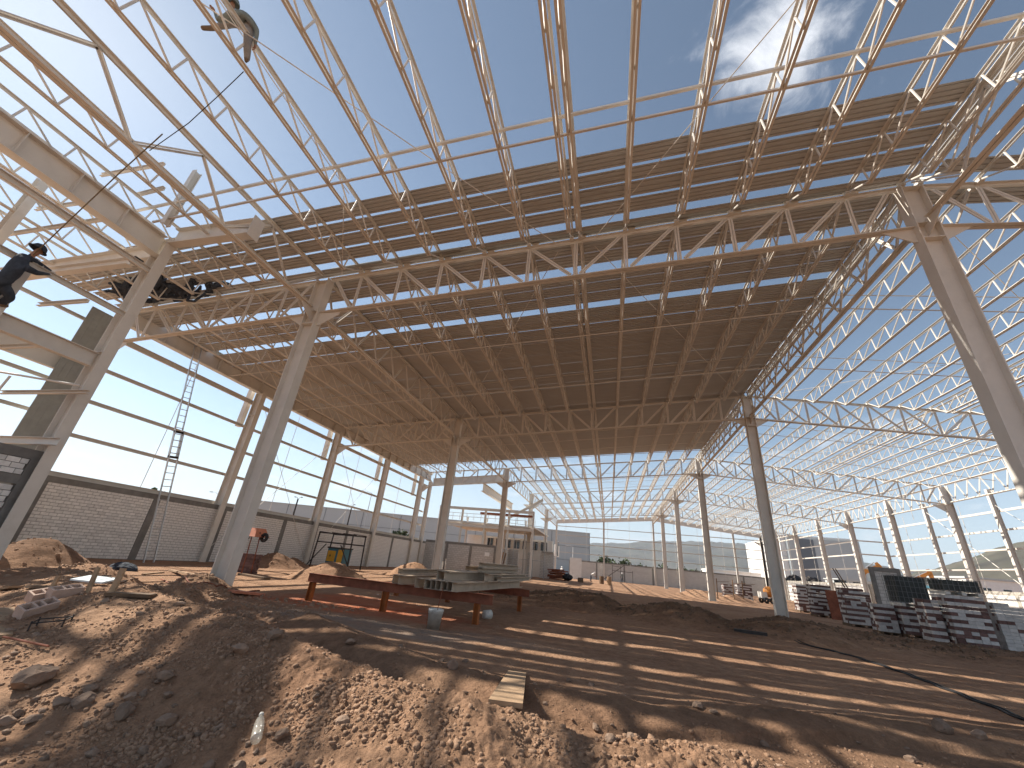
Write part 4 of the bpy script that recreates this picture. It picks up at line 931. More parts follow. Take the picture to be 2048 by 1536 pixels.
# ---------------------------------------------------------------- people
def person(label, J, looks, extra=None, fingers=True, name='person', bulk=1.0):
    """J: joint -> Vector. One skinned surface; looks: list of (material, set of joints) for clothing by nearest joint"""
    V = []; E_ = []; Rr = []; T = []; ix = {}
    def add(n, p, r, par=None, tagn=None):
        ix[n] = len(V); V.append(Vector(p)); Rr.append(r); T.append(tagn or n)
        if par is not None: E_.append((ix[par], ix[n]))
    J = {k: Vector(v) for k, v in J.items()}
    add('pelvis', J['pelvis'], (.145, .12)); mid = J['pelvis'].lerp(J['chest'], .5)
    add('waist', mid, (.135, .105), 'pelvis'); add('chest', J['chest'], (.165, .115), 'waist'); add('neck', J['neck'], (.06, .06), 'chest')
    hd = (J['head']-J['neck']).normalized(); add('jaw', J['neck'].lerp(J['head'], .45)+J.get('face', Vector((0, 0, 0)))*.02, (.068, .075), 'neck', 'head'); add('head', J['head'], (.082, .098), 'jaw'); add('crown', J['head']+hd*.085, (.055, .06), 'head', 'head')
    if 'face' in J: add('nose', J['head']+J['face']*.115-hd*.02, (.014, .014), 'head', 'head')
    for s in 'LR':
        add('sh'+s, J['sh'+s], (.068, .068), 'chest', 'arm'); add('el'+s, J['el'+s], (.047, .047), 'sh'+s, 'arm'); add('wr'+s, J['wr'+s], (.033, .028), 'el'+s, 'fore')
        d = (J['wr'+s]-J['el'+s]).normalized(); a = d.cross(Vector((.3, .5, .8))).normalized(); c = d.cross(a)
        add('pa'+s, J['wr'+s]+d*.055, (.04, .022), 'wr'+s, 'hand')
        if fingers:
            for q in range(4):
                o_ = a*(-.028+.019*q); L = (.075, .085, .08, .062)[q]
                add('f%d%s' % (q, s), J['wr'+s]+d*.10+o_, (.0095, .0095), 'pa'+s, 'hand'); add('g%d%s' % (q, s), J['wr'+s]+d*(.10+L*.5)+o_+c*.018, (.009, .009), 'f%d%s' % (q, s), 'hand'); add('h%d%s' % (q, s), J['wr'+s]+d*(.10+L*.75)+o_+c*.045, (.008, .008), 'g%d%s' % (q, s), 'hand')
            add('t0'+s, J['wr'+s]+d*.05-a*.05, (.011, .011), 'pa'+s, 'hand'); add('t1'+s, J['wr'+s]+d*.085-a*.06+c*.02, (.009, .009), 't0'+s, 'hand')
        add('hi'+s, J['pelvis'].lerp(J['kn'+s], .18), (.10, .10), 'pelvis', 'leg'); add('th'+s, J['pelvis'].lerp(J['kn'+s], .5), (.092, .092), 'hi'+s, 'leg'); add('kn'+s, J['kn'+s], (.066, .066), 'th'+s, 'leg')
        add('ca'+s, J['kn'+s].lerp(J['an'+s], .35), (.066, .066), 'kn'+s, 'leg'); add('an'+s, J['an'+s], (.048, .048), 'ca'+s, 'leg'); add('he'+s, J['an'+s].lerp(J['to'+s], .15)+Vector((0, 0, -.05)), (.045, .045), 'an'+s, 'boot'); add('to'+s, J['to'+s], (.038, .034), 'he'+s, 'boot')
    Rr = [tuple(q_*bulk for q_ in r_) if t_ in ('pelvis', 'waist', 'chest', 'arm', 'leg', 'boot') else r_ for r_, t_ in zip(Rr, T)]
    me = bpy.data.meshes.new('body'); me.from_pydata([tuple(v) for v in V], E_, []); ob = bpy.data.objects.new('tmp', me); COL.objects.link(ob)
    sk = ob.modifiers.new('s', 'SKIN'); sk.use_smooth_shade = True; sk.branch_smoothing = .6
    for k, r_ in enumerate(Rr): me.skin_vertices[0].data[k].radius = r_
    me.skin_vertices[0].data[0].use_root = True
    ss = ob.modifiers.new('u', 'SUBSURF'); ss.levels = 2; ss.render_levels = 2
    dg = bpy.context.evaluated_depsgraph_get(); dg.update(); ev = ob.evaluated_get(dg); fin = bpy.data.meshes.new_from_object(ev)
    bpy.data.objects.remove(ob); root = Vector(V[0])
    for m_, _ in looks: fin.materials.append(m_)
    VV = np.array(V); 
    cent = np.array([p.center for p in fin.polygons]); dd = ((cent[:, None, :]-VV[None])**2).sum(-1)-np.array([max(r_)**2*.6 for r_ in Rr])[None]; near = dd.argmin(1)
    lk = {}
    for k, (m_, names) in enumerate(looks):
        for n_ in names: lk[n_] = k
    fin.polygons.foreach_set('material_index', [lk.get(T[i], 0) for i in near]); fin.polygons.foreach_set('use_smooth', [True]*len(fin.polygons)); fin.update()
    P = thing(name, label, 'person', J['pelvis']); o = link('body', fin, P); o.matrix_parent_inverse = Matrix.Translation(-J['pelvis'])
    return P
def at_px(spec): return {k: (on_z(v[0], v[1], v[2]) if v[3] == 'z' else on_x(v[0], v[1], v[2]) if v[3] == 'x' else on_y(v[0], v[1], v[2])) for k, v in spec.items()}
def helmet(P, c, upv, m, name='hard_hat', brim=True, s=1.0):
    b = MB(); prof = [(.0, .115), (.05, .108), (.09, .078), (.112, .03), (.118, -.01)]
    b.lathe([(r_*s, z*s) for r_, z in prof], 18)
    if brim: b.lathe([(.118*s, -.01*s), (.150*s, -.018*s), (.150*s, -.024*s), (.115*s, -.02*s)], 18)
    o = b.build(name, m, P, True); q = Vector(upv).to_track_quat('Z', 'Y'); o.matrix_parent_inverse = Matrix.Translation(-Vector(P.location)); o.location = c; o.rotation_euler = q.to_euler(); return o
# worker on the roof joists, bending over
ftR = on_x(489, 131, -7.62)
S1 = dict(pelvis=on_x(500, 44, -7.80), chest=on_x(468, 33, -7.95), neck=on_x(461, 22, -8.0), head=on_x(466, 6, -8.0), shR=on_x(492, 28, -7.70), shL=on_x(448, 36, -8.15),
          knR=on_x(495, 82, -7.68), anR=on_x(494, 118, -7.64), toR=on_x(486, 138, -7.62), knL=on_x(463, 47, -8.35), anL=on_x(432, 54, -8.7), toL=on_x(401, 56, -8.95),
          elR=on_x(514, 60, -7.55), wrR=on_x(511, 88, -7.58), elL=on_x(436, 40, -8.3), wrL=on_x(430, 27, -8.35))
S1['face'] = (Vector((0, 0, -1))*.6+Vector((-.5, .6, 0))).normalized()
for k in ('anR', 'toR'): S1[k].z = max(S1[k].z, zb(-7.7)+GD+SEAT-JD+.10)
W1 = person('worker in grey green jacket bending over on the roof joists', S1, [(GREENCLOTH, {'waist', 'chest', 'arm', 'fore', 'neck'}), (GREYCLOTH, {'pelvis', 'leg'}), (BOOT, {'boot'}), (SKIN, {'head', 'hand'})], bulk=1.3)
helmet(W1, S1['head'], (.2, -.3, .9), GREENCLOTH, 'hood', False, 1.12)
# worker on the left mezzanine, leaning along the rail
S2 = dict(pelvis=on_x(2, 566, -13.9), chest=on_x(40, 528, -13.8), neck=on_x(58, 514, -13.75), head=on_x(76, 500, -13.7), shR=on_x(52, 536, -13.55), shL=on_x(44, 512, -14.05),
          knR=on_x(22, 595, -13.9), anR=on_x(2, 606, -14.15), toR=on_x(16, 612, -14.2), knL=on_x(-16, 592, -14.1), anL=on_x(-20, 612, -14.25), toL=on_x(-6, 618, -14.28),
          elR=on_x(74, 546, -13.75), wrR=on_x(97, 548, -14.05), elL=on_x(70, 522, -14.2), wrL=on_x(100, 540, -14.2))
S2['face'] = (sight(140, 560).normalized()*.2+Vector((.3, .8, -.3))).normalized()
W2 = person('worker in navy clothes and dark hat leaning over the rail at left edge', S2, [(NAVY, {'waist', 'chest', 'arm', 'fore', 'neck', 'pelvis', 'leg'}), (BOOT, {'boot'}), (SKIN, {'head'}), (WHITECLOTH, {'hand'})], bulk=1.45)
helmet(W2, S2['head']+Vector((0, 0, .03)), (.1, .25, .95), NAVY, 'hat', True, 1.25)
# rope and strap between them
b = MB(); r_ = [on_x(488, 142, -7.65), on_x(440, 188, -8.2), on_x(378, 245, -9.0), on_x(300, 300, -10.4)]; b.tube([p+Vector((0, 0, -.02)) for p in r_], .009, 6); tag(b.build('rope', ROPE, None, True), 'thin dark rope hanging from the worker on the joists', 'rope')
b = MB(); r_ = [on_x(325, 268, -10.0), on_x(240, 345, -11.4), on_x(150, 430, -12.7), on_x(66, 510, -13.62)]; b.tube(r_, .013, 6); tag(b.build('lifeline_strap', STRAP, None, True), 'taut yellowish lifeline strap running up from the left worker', 'strap')
# people in the far hall
def small_person(x, y, label, bend, top, yaw=0.0):
    c, s = math.cos(yaw), math.sin(yaw)
    def p(a, b_, z): return Vector((x+a*c-b_*s, y+a*s+b_*c, z))
    t = bend; J = dict(pelvis=p(0, 0, .92), chest=p(.42*math.sin(t), 0, .92+.42*math.cos(t)), neck=p(.56*math.sin(t), 0, .92+.56*math.cos(t)), head=p(.70*math.sin(t*1.05), 0, .92+.70*math.cos(t*1.05)),
        shL=p(.48*math.sin(t), .19, .92+.48*math.cos(t)), shR=p(.48*math.sin(t), -.19, .92+.48*math.cos(t)), elL=p(.5*math.sin(t)+.12, .24, .70+.42*math.cos(t)), elR=p(.5*math.sin(t)+.15, -.24, .70+.42*math.cos(t)),
        wrL=p(.5*math.sin(t)+.32, .18, .55+.40*math.cos(t)), wrR=p(.5*math.sin(t)+.34, -.18, .55+.40*math.cos(t)), knL=p(.05, .11, .50), knR=p(.10, -.11, .50), anL=p(-.05, .12, .09), anR=p(.02, -.12, .09), toL=p(.12, .14, .035), toR=p(.19, -.14, .035))
    J['face'] = p(1, 0, 0)-p(0, 0, 0)
    P = person(label, J, [(top, {'waist', 'chest', 'arm', 'neck'}), (NAVY, {'pelvis', 'leg'}), (BOOT, {'boot'}), (SKIN, {'head', 'hand', 'fore'})]); helmet(P, J['head'], (math.sin(t), 0, math.cos(t)), WHITEP); return P
q = on_z(1166, 1160); small_person(-2.8, 70, 'person in a white shirt bending down on the sunlit far floor', 1.0, WHITECLOTH, .3)
small_person(2.4, 86, 'person with white hard hat standing beside the far scaffold', .1, GREENCLOTH, 2.0)
small_person(-7.0, 66, 'person in a pale top near the office corner', .25, WHITECLOTH, 1.0)

# ---------------------------------------------------------------- brick stacks on pallets
def half_brick(l, d, h, m):
    b = MB(); b.box(-l/2, l/2, -d/2, d/2, -h/2, h/2); return b.mesh('brick', m)
HB = .122; BR = {(w_, s_): half_brick(*((.232, .112) if s_ == 'x' else (.112, .232)), HB-.006, BRICKW if w_ else BRICKR) for w_ in (0, 1) for s_ in 'xy'}
def pallet(P, wx, wy):
    for k in range(7): b = MB(); b.box(-wx/2, wx/2, -wy/2+wy*k/7+.01, -wy/2+wy*(k+1)/7-.02, .11, .132); b.build('slat', WOODD, P)
    for x in (-wx/2+.05, 0, wx/2-.05): b = MB(); b.box(x-.045, x+.045, -wy/2, wy/2, 0, .108); b.build('bearer', WOODD, P)
def stack(x, y, rz, nx, ny, layers, label, seed, sep=True, white=.5):
    P = thing('brick_stack', label, 'brick stack', (x, y, hz(x, y)), (0, 0, rz), 'stacks of white faced bricks on pallets'); rs_ = random.Random(seed)
    wx, wy = nx*.24, ny*.12; pallet(P, wx+.04, wy+.04); am = {0: MB(), 1: MB()}
    for k in range(layers):
        z = .135+HB*(k+.5); base = (k+seed) % 2 if white < .8 else 1; short = k == layers-1
        n_ = nx if not short else max(2, nx-rs_.randrange(0, 3))
        for i in range(n_):
            for j in range(ny):
                if not (i in (0, nx-1) or j in (0, ny-1) or k == layers-1): continue
                c = base if rs_.random() > (.13 if white < .8 else .10) else 1-base
                px = -wx/2+.12+i*.24+rs_.uniform(-.006, .006); py = -wy/2+.06+j*.12+rs_.uniform(-.005, .005)
                if sep: link('brick', BR[c, 'x'], P, (px, py, z), (0, 0, rs_.uniform(-.015, .015)))
                else: am[c].box(px-.116, px+.116, py-.056, py+.056, z-HB/2+.003, z+HB/2-.003)
    if not sep:
        am[0].build('red_bricks', BRICKR, P, kind='stuff'); am[1].build('white_bricks', BRICKW, P, kind='stuff')
    return P
stack(12.55, 21.75, -.05, 2, 6, 12, 'striped brick stack lowest step left of the caged stack at right', 3)
stack(13.45, 21.4, -.05, 5, 7, 14, 'striped brick stack under the flat dark cage at right', 4)
stack(15.0, 21.7, -.05, 4, 7, 13, 'mostly white brick stack right of the caged stack', 5, True, .9)
stack(12.3, 24.5, -.04, 3, 6, 9, 'low striped brick stack left of the black tank', 7)
stack(13.5, 24.3, -.04, 6, 7, 9, 'striped brick stack carrying the caged black tank', 8)
stack(13.0, 28.2, -.03, 5, 7, 14, 'tall dark striped brick stack before the block panel', 9)
stack(14.2, 35.2, .02, 5, 7, 15, 'tall brick stack left of the rust coloured sheet', 10, False)
stack(15.0, 40.0, .02, 5, 7, 15, 'bright sunlit brick stack behind the dark middle column', 11, False)
stack(16.1, 42.6, .02, 5, 7, 14, 'second sunlit brick stack further behind the middle column', 12, False)
stack(14.3, 53.5, .02, 6, 8, 12, 'far brick stack left of the orange mixer', 13, False)
stack(12.9, 54.5, .1, 4, 6, 11, 'furthest left brick stack with ragged top', 14, False)
# caged tanks
def ibc(x, y, z, rz, label, hgt=1.0):
    P = thing('caged_tank', label, 'tank', (x, y, z), (0, 0, rz)); b = MB(); b.box(-.56, .56, -.46, .46, .16, .14+hgt-.03); b.build('tank', TANKD, P)
    for k in range(8):
        xx = -.6+1.2*k/7
        for yy in (-.5, .5): b = MB(); b.tube([(xx, yy, .12), (xx, yy, .14+hgt)], .011, 6); b.build('cage_bar', DULLBAR, P)
    for k in range(6):
        yy = -.5+1.0*k/5
        for xx in (-.6, .6): b = MB(); b.tube([(xx, yy, .12), (xx, yy, .14+hgt)], .011, 6); b.build('cage_bar', DULLBAR, P)
    for k in range(6 if hgt > .6 else 3):
        zz = .14+hgt*k/(5 if hgt > .6 else 2); b = MB(); b.tube([(-.6, -.5, zz), (.6, -.5, zz), (.6, .5, zz), (-.6, .5, zz), (-.6, -.5, zz)], .011, 6); b.build('cage_ring', DULLBAR, P)
    for xx in (-.5, 0, .5): b = MB(); b.box(xx-.07, xx+.07, -.5, .5, 0, .11); b.build('skid', WHITEPL, P)
    return P
ibc(13.42, 24.3, hz(13.5, 24.3)+.135+HB*9+.01, -.04, 'black tank in a wire cage standing on a brick stack', 1.12)
ibc(13.45, 21.4, hz(13.45, 21.4)+.135+HB*14+.01, -.05, 'low dark caged crate on top of the right brick stack', .42)
b = MB(); b.tube([(14.4, 23.9, 2.2), (14.9, 23.7, 1.8), (15.1, 23.5, 1.2), (15.0, 23.2, .4), (15.3, 22.8, .08)], .03, 8); tag(b.build('hose', BLACK, None, True), 'black hose drooping from the caged tank', 'hose')
p = Vector((14.5, 33.6, 0)); b = MB(); b.obox((0, 0, .85), (.55, .0, 0), (0, .10, .85), (0, .012, 0)); tag(b.build('rust_sheet', RUST, None, loc=p), 'rust red sheet leaning against the brick stack', 'sheet')
for k, (dx, lb) in enumerate(((.6, 'left'), (.85, 'right'))):
    b = MB(); b.bar((0, 0, 0), (-.7, 1.3, 3.1), .06, .045); tag(b.build('timber_prop', WOODD, None, loc=(15.3+dx*.6, 33.0, 0)), 'long timber prop leaning by the rust sheet, %s one' % lb, 'timber')
# mixer
MXR = thing('concrete_mixer', 'small orange concrete mixer parked by the far brick stacks', 'mixer', (16.4, 52.5, 0), (0, 0, .3))
b = MB(); b.lathe([(.0, -.45), (.25, -.45), (.52, -.1), (.52, .2), (.28, .6), (.26, .6), (.0, .5)], 18); b.build('drum', ORANGE, MXR, True, loc=(0, 0, 1.1), rot=(0, R(55), 0))
b = MB(); b.box(-.7, .7, -.35, .35, .40, .5); b.bar((-.5, 0, .5), (-.1, 0, 1.1), .1, .1); b.build('frame', DARKSTEEL, MXR)
for x in (-.6, .6):
    for y in (-.42, .42): b = MB(); b.lathe([(.08, -.06), (.27, -.07), (.30, 0), (.27, .07), (.08, .06)], 16); b.build('wheel', BLACK, MXR, True, loc=(x, y, .3), rot=(R(90), 0, 0))
b = MB(); b.box(-1.0, -.35, -.3, .3, .5, 1.1); b.build('engine_box', WHITEPL, MXR)

# ---------------------------------------------------------------- half built office block in the back left
OB = thing('office_block', 'half built office block with white frames and dark windows at the back', 'building', (-15, 56, 0))
def ob(mb, name, m): return child_world(mb.build(name, m, OB), OB)
b = MB(); b.box(-20.9, -12.3, 47.0, 47.2, 0, 2.85); ob(b, 'block_panel', COURSE)
b = MB(); b.box(-20.9, -12.3, 46.96, 47.24, 2.854, 3.1); ob(b, 'cap_beam', CONC)
for x in (-18.2, -15.3, -12.4): b = MB(); b.box(x-.15, x+.15, 46.97, 47.23, 0, 2.852); ob(b, 'concrete_post', CONC)
for (xa, xb, ya, yb, h) in ((-12.0, -10.8, 52.0, 52.25, 3.0), (-9.9, -9.4, 53.5, 53.7, 2.9), (-9.3, -7.4, 60, 60.2, 3.2), (-12.2, -12.0, 47.2, 58, 2.9), (-6.6, -4.6, 76, 76.2, 3.3)):
    b = MB(); b.box(xa, xb, ya, yb, 0, h); ob(b, 'block_panel', COURSE if xa > -13 and h < 3.1 else COURSE2)
b = MB(); b.box(-21, -8.6, 49.9, 62, 5.45, 5.62); ob(b, 'floor_slab', STEEL)
i = 0
for x in (-20.8, -17.8, -14.8, -11.8, -8.8):
    b = MB(); b.box(x-.11, x+.11, 49.6, 49.84, 0, 7.3); ob(b, 'post', STEEL)
    b = MB(); b.box(x-.11, x+.11, 60.6, 60.84, 0, 7.3); ob(b, 'post', STEEL)
for z in (5.2, 7.2):
    b = MB(); b.bar((-20.9, 49.6, z), (-8.7, 49.6, z), .18, .32); ob(b, 'edge_beam', STEEL)
for z in (6.2, 6.6): b = MB(); b.bar((-20.9, 49.45, z), (-8.7, 49.45, z), .05, .05); ob(b, 'guard_rail', WHITEP)
for k in range(14): b = MB(); b.bar((-20.8+k*.92, 49.45, 5.8), (-20.8+k*.92, 49.45, 6.6), .04, .04); ob(b, 'guard_post', WHITEP)
for k in range(7):
    x = -17.8+k*1.35; b = MB(); b.box(x, x+1.05, 62.0, 62.06, 3.4, 4.7); o = ob(b, 'window', WHITEP)
    b = MB(); b.box(x+.08, x+.97, 61.97, 61.995, 3.48, 4.62); b.build('pane', GLASSD, o)
    b = MB(); b.box(x+.50, x+.55, 61.95, 61.968, 3.48, 4.62); b.build('mullion', WHITEP, o)
b = MB(); b.box(-21, -7.9, 62.1, 62.4, 0, 4.9); ob(b, 'wall', WHITEP)
for k in range(3):
    x = -7.6+k*.1; b = MB(); b.box(-7.8, -7.74, 63+k*2.4, 64.6+k*2.4, 3.0, 4.6); ob(b, 'window', WHITEP)
b = MB(); b.box(-9.0, -7.4, 58.9, 59.9, 3.2, 3.34); ob(b, 'floor_slab', CONCL)
for (x, y) in ((-12.6, 51), (-11.2, 51), (-10.2, 52.2), (-9.0, 52.2), (-8.0, 55)):
    b = MB(); b.tube([(x, y, 0), (x, y, 6.6)], .035, 6); ob(b, 'scaffold_tube', GALVPOLE)
for z in (2.0, 4.0, 6.0): b = MB(); b.tube([(-12.6, 51, z), (-8.0, 54, z+.02)], .03, 6); ob(b, 'scaffold_tube', GALVPOLE)
b = MB(); b.box(-15.8, -8.9, 50.6, 50.9, 6.7, 7.0); ob(b, 'primed_beam', RUST)
b = MB(); b.box(-7.35, -7.2, 62, 63, 2.9, 5.0); ob(b, 'window_frame', WHITEP); b = MB(); b.box(-7.19, -7.17, 62.1, 62.9, 3.0, 4.9); ob(b, 'pane', GLASSD)
p = Vector((-13.9, 46.8, 1.75)); b = MB(); b.box(-.28, .28, -.012, .012, -.2, .2); tag(b.build('notice_sheet', PAPER, None, loc=(-13.3, 46.93, 2.1)), 'white paper sheet pinned on the back block wall', 'notice')
for k in range(4):
    b = MB(); b.bar((0, 0, 0), (.25+.05*k, .35, 2.7-.1*k), .14, .03, upv=(0, 1, 0)); tag(b.build('timber_board', WOODD if k % 2 else WOODM, None, loc=(-12.1+.22*k, 46.2, 0)), ('tall board leaning at the office door, leftmost of four', 'tall board leaning at the office door, second of four', 'tall board leaning at the office door, third of four', 'tall board leaning at the office door, rightmost of four')[k], 'board')
i_beam((-14.4, 46, 9.3), (-14.4, 62, 9.3), .9, .45, name='plate_girder'); i_beam((XA+.3, 46.0, 9.6), (XB-.3, 45.4, 10.4), .8, .3, name='stub_beam'); i_beam((-13.2, 55, 6.9), (-8.9, 57, 9.9), .35, .3, name='diagonal_post')
for xx in (-17.6, -17.3): b = MB(); b.tube([(xx, 45.0, 0), (xx-.02, 45.0, .95+.3*(xx > -17.5))], .06, 10); tag(b.build('plastic_pipe', WHITEPL, None), 'white plastic pipe stub standing before the back wall, %s one' % ('taller' if xx > -17.5 else 'shorter'), 'pipe')
# heap of red forms
HP = thing('formwork_pile', 'pile of dark red form panels near the office corner', 'formwork pile', (-6.6, 58.5, 0)); rr = random.Random(9)
for k in range(9): b = MB(); b.box(-1.1, 1.1, -.3, .3, 0, .13); o = b.build('form_panel', RUST, HP, loc=(rr.uniform(-.3, .3), rr.uniform(-.3, .3), .02+k*.14), rot=(rr.uniform(-.05, .05), rr.uniform(-.05, .05), rr.uniform(-.25, .25)))
crumple('tarp', 'dark tarpaulin draped over the right end of the form pile', 'tarp', (-5.3, 58.3, .45), .7, .5, .42, BLACK, 12)
# scaffold at end wall, drums
SF = thing('scaffold', 'small dark scaffold frame against the far end wall', 'scaffold', (2.0, 88, 0))
for x in (-1.4, .2, 2.4): b = MB(); b.tube([(x, 0, 0), (x, 0, 2.9 if x < 1 else 2.2)], .05, 6); b.build('post', DARKSTEEL, SF)
for z in (2.0, 2.8): b = MB(); b.tube([(-1.4, 0, z), (2.4 if z < 2.4 else .4, 0, z-.1)], .045, 6); b.build('rail', DARKSTEEL, SF)
b = MB(); b.tube([(-3.4, -.3, 0), (.9, 0, 3.1)], .06, 6); b.build('brace', DARKSTEEL, SF)
for k, (x, y, hh) in enumerate(((.0, 59.5, 1.0), (-1.0, 61.5, .95))): b = MB(); b.lathe([(0, 0), (.30, 0), (.31, .3), (.30, .32), (.31, .6), (.30, hh), (0, hh)], 18); tag(b.build('drum', WOODM if k == 0 else WOODD, None, loc=(x, y, 0)), ('tan drum standing on the sunlit floor', 'darker drum behind the tan drum')[k], 'drum')
b = MB(); b.box(-.35, .35, -.3, .3, .0, .5); b.box(-.3, .3, -.25, .25, .5, .55); tag(b.build('crate', WOODD, None, loc=(-3.6, 58.0, 0)), 'small dark crate on the sunlit floor', 'crate')
for k, (x, y) in enumerate(((10.3, 47.5), (11.6, 46.9), (12.6, 47.5))): b = MB(); b.bar((0, 0, 0), (.05, 0, 1.9), .08, .08); b.bar((0, 0, 1.6), (1.2, 0, 1.7), .06, .04); tag(b.build('timber_post', WOODD if k != 1 else WOODM, None, loc=(x, y, 0)), ('dark post by the grey earth heap, left of three', 'pale post by the grey earth heap, middle of three', 'dark post by the grey earth heap, right of three')[k], 'post')

# ---------------------------------------------------------------- beyond the walls
def slab_building(name, label, c, ux, L, Dp, H, mats_, seam):
    c, ux = Vector(c), Vector(ux).normalized(); uy = Vector((-ux.y, ux.x, 0)); P = thing(name, label, 'building', c)
    b = MB(); b.obox(Vector((0, 0, H/2))+ux*(L/2)+uy*(Dp/2), ux*(L/2), uy*(Dp/2), Vector((0, 0, H/2))); b.build('wall', mats_[0], P)
    n = int(L/seam)
    for k in range(n+1): b = MB(); b.obox(ux*(L*k/n)-uy*.06+Vector((0, 0, H/2)), ux*.06, uy*.05, Vector((0, 0, H/2-.05))); b.build('seam', mats_[1], P)
    for f in (.33, .66): b = MB(); b.obox(ux*(L/2)-uy*.05+Vector((0, 0, H*f)), ux*(L/2), uy*.04, Vector((0, 0, .05))); b.build('seam', mats_[1], P)
    b = MB(); b.obox(Vector((0, 0, H+.15))+ux*(L/2)+uy*(Dp/2), ux*(L/2+.15), uy*(Dp/2+.15), Vector((0, 0, .15))); b.build('roof_edge', mats_[2], P)
    return P
a_ = Vector((-112, 111.5, 0)); b__ = Vector((-6, 139, 0))
slab_building('grey_warehouse', 'long pale grey warehouse behind the left wall', a_, b__-a_, (b__-a_).length, 70, 12.3, (GREYWALL, DARKWALL, GREYWALL), 11)
WH = slab_building('white_warehouse', 'tall white warehouse with a dark corner band beyond the end wall', (44, 126, 0), (1, -.05, 0), 17.5, 36, 14.6, (WHITEP, GREYWALL, WHITEP), 9)
b = MB(); b.box(1.2, 17.4, -1.4, -1.2, .1, 14.2); b.build('shade_grey_front', GREYWALL, WH); b = MB(); b.box(3.4, 7.2, -1.55, -1.42, .1, 14.0); b.build('dark_band', DARKWALL, WH); b = MB(); b.box(1.2, 1.4, -1.2, .5, .1, 14.2); b.build('shade_grey_front', DARKWALL, WH)  # front of the white warehouse greyed, its shade put into the colour
LO = thing('low_white_house', 'low white annexe with small windows in front of the white warehouse', 'building', (37, 138, 0))
b = MB(); b.box(-9, 5, 0, 8, 0, 5.0); b.build('wall', WHITEP, LO); b = MB(); b.box(-9.2, 5.2, -.2, 8.2, 5.0, 5.3); b.build('roof_edge', WHITEP, LO)
for x in (-7.6, -5.4, -1.2, 1.4): b = MB(); b.box(x, x+1.2, -.05, -.004, 3.2, 4.2); b.build('window', GLASSD, LO)
RB = thing('white_shed', 'white shed with two small windows beyond the right wall', 'building', (64, 92, 0)); b = MB(); b.box(-4, 6, 0, 9, 0, 6.2); b.build('wall', WHITEP, RB)
b = MB(); b.box(-4.2, 6.2, -.2, 9.2, 6.2, 6.5); b.build('roof_edge', GREYWALL, RB)
for x in (-2, .8): b = MB(); b.box(x, x+1.1, -.05, -.004, 4.3, 4.9); b.build('window', GLASSD, RB)
for k, (x, y, L, H) in enumerate(((46, 104, 9, 4.5), (55, 100, 8, 5.2), (76, 104, 14, 4.6))):
    o = thing('far_shed', ('grey flat shed between the excavators', 'pale flat shed behind the blue tanker', 'long low shed at the far right')[k], 'building', (x, y, 0)); b = MB(); b.box(0, L, 0, 6, 0, H); b.build('wall', GREYWALL if k != 1 else WHITEP, o); b = MB(); b.box(-.2, L+.2, -.2, 6.2, H, H+.2); b.build('roof_edge', GREYWALL, o)
# excavators
def excavator(x, y, z, rz, label, boom):
    P = thing('excavator', label, 'excavator', (x, y, z), (0, 0, rz)); P.scale = (.85, .85, .85)
    for s in (-1, 1):
        b = MB(); b.prism([Vector((-1.9, 0, .2)), Vector((-1.6, 0, 0)), Vector((1.6, 0, 0)), Vector((1.9, 0, .2)), Vector((1.9, 0, .6)), Vector((1.6, 0, .85)), Vector((-1.6, 0, .85)), Vector((-1.9, 0, .6))], (0, s*1.0-.28, 0), (0, s*1.0+.28, 0)); b.build('track', DARKSTEEL, P)
    b = MB(); b.box(-2.3, 1.2, -1.25, 1.25, 1.0, 2.0); b.box(-2.3, -.9, -1.25, 1.25, 2.0, 2.35); b.build('body', ORANGE, P)
    b = MB(); b.prism([Vector((-.4, 0, 2.0)), Vector((1.25, 0, 2.0)), Vector((1.35, 0, 2.5)), Vector((1.0, 0, 3.0)), Vector((-.4, 0, 3.0))], (0, .2, 0), (0, 1.2, 0)); b.build('cab', GLASSD, P)
    pts = boom; b = MB()
    for (p, q, w0, w1) in ((pts[0], pts[1], .55, .75), (pts[1], pts[2], .75, .42)):
        p, q = Vector(p), Vector(q); d = (q-p).normalized(); n_ = Vector((0, 1, 0)).cross(d); b.prism([p+n_*w0/2, q+n_*w1/2, q-n_*w1/2, p-n_*w0/2], (0, -.22, 0), (0, .22, 0))
    b.build('boom', ORANGE, P)
    p, q = Vector(pts[2]), Vector(pts[3]); d = (q-p).normalized(); n_ = Vector((0, 1, 0)).cross(d); b = MB(); e = p-d*.6; b.prism([e+n_*.2, p+n_*.35, q+n_*.15, q-n_*.15, p-n_*.35, e-n_*.2], (0, -.18, 0), (0, .18, 0)); b.build('stick', ORANGE, P)
    b = MB(); b.prism([q+Vector((-.2, 0, .2)), q+Vector((.3, 0, .1)), q+Vector((.45, 0, -.7)), q+Vector((-.1, 0, -1.0)), q+Vector((-.6, 0, -.7))], (0, -.5, 0), (0, .5, 0)); b.build('bucket', DARKSTEEL, P)
    b = MB(); b.tube([Vector(pts[0])+Vector((.3, 0, -.1)), Vector(pts[1])+Vector((.1, 0, -.3))], .09, 8); b.tube([Vector(pts[1])+Vector((.1, 0, .5)), Vector(pts[2])+Vector((-.5, 0, .55))], .08, 8); b.build('cylinder', ALU, P)
    return P
zy = 1.0
excavator(36.3, 77, zy, R(-20), 'orange excavator with arched boom beyond the right wall', [(.9, -.3, 1.8), (1.2, -.3, 4.6), (3.6, -.3, 5.9), (5.0, -.3, 2.6)])
excavator(47.5, 82, zy, R(160), 'second orange excavator half hidden behind the right columns', [(.9, -.3, 1.8), (.6, -.3, 4.4), (-1.6, -.3, 5.9), (-2.2, -.3, 2.6)])
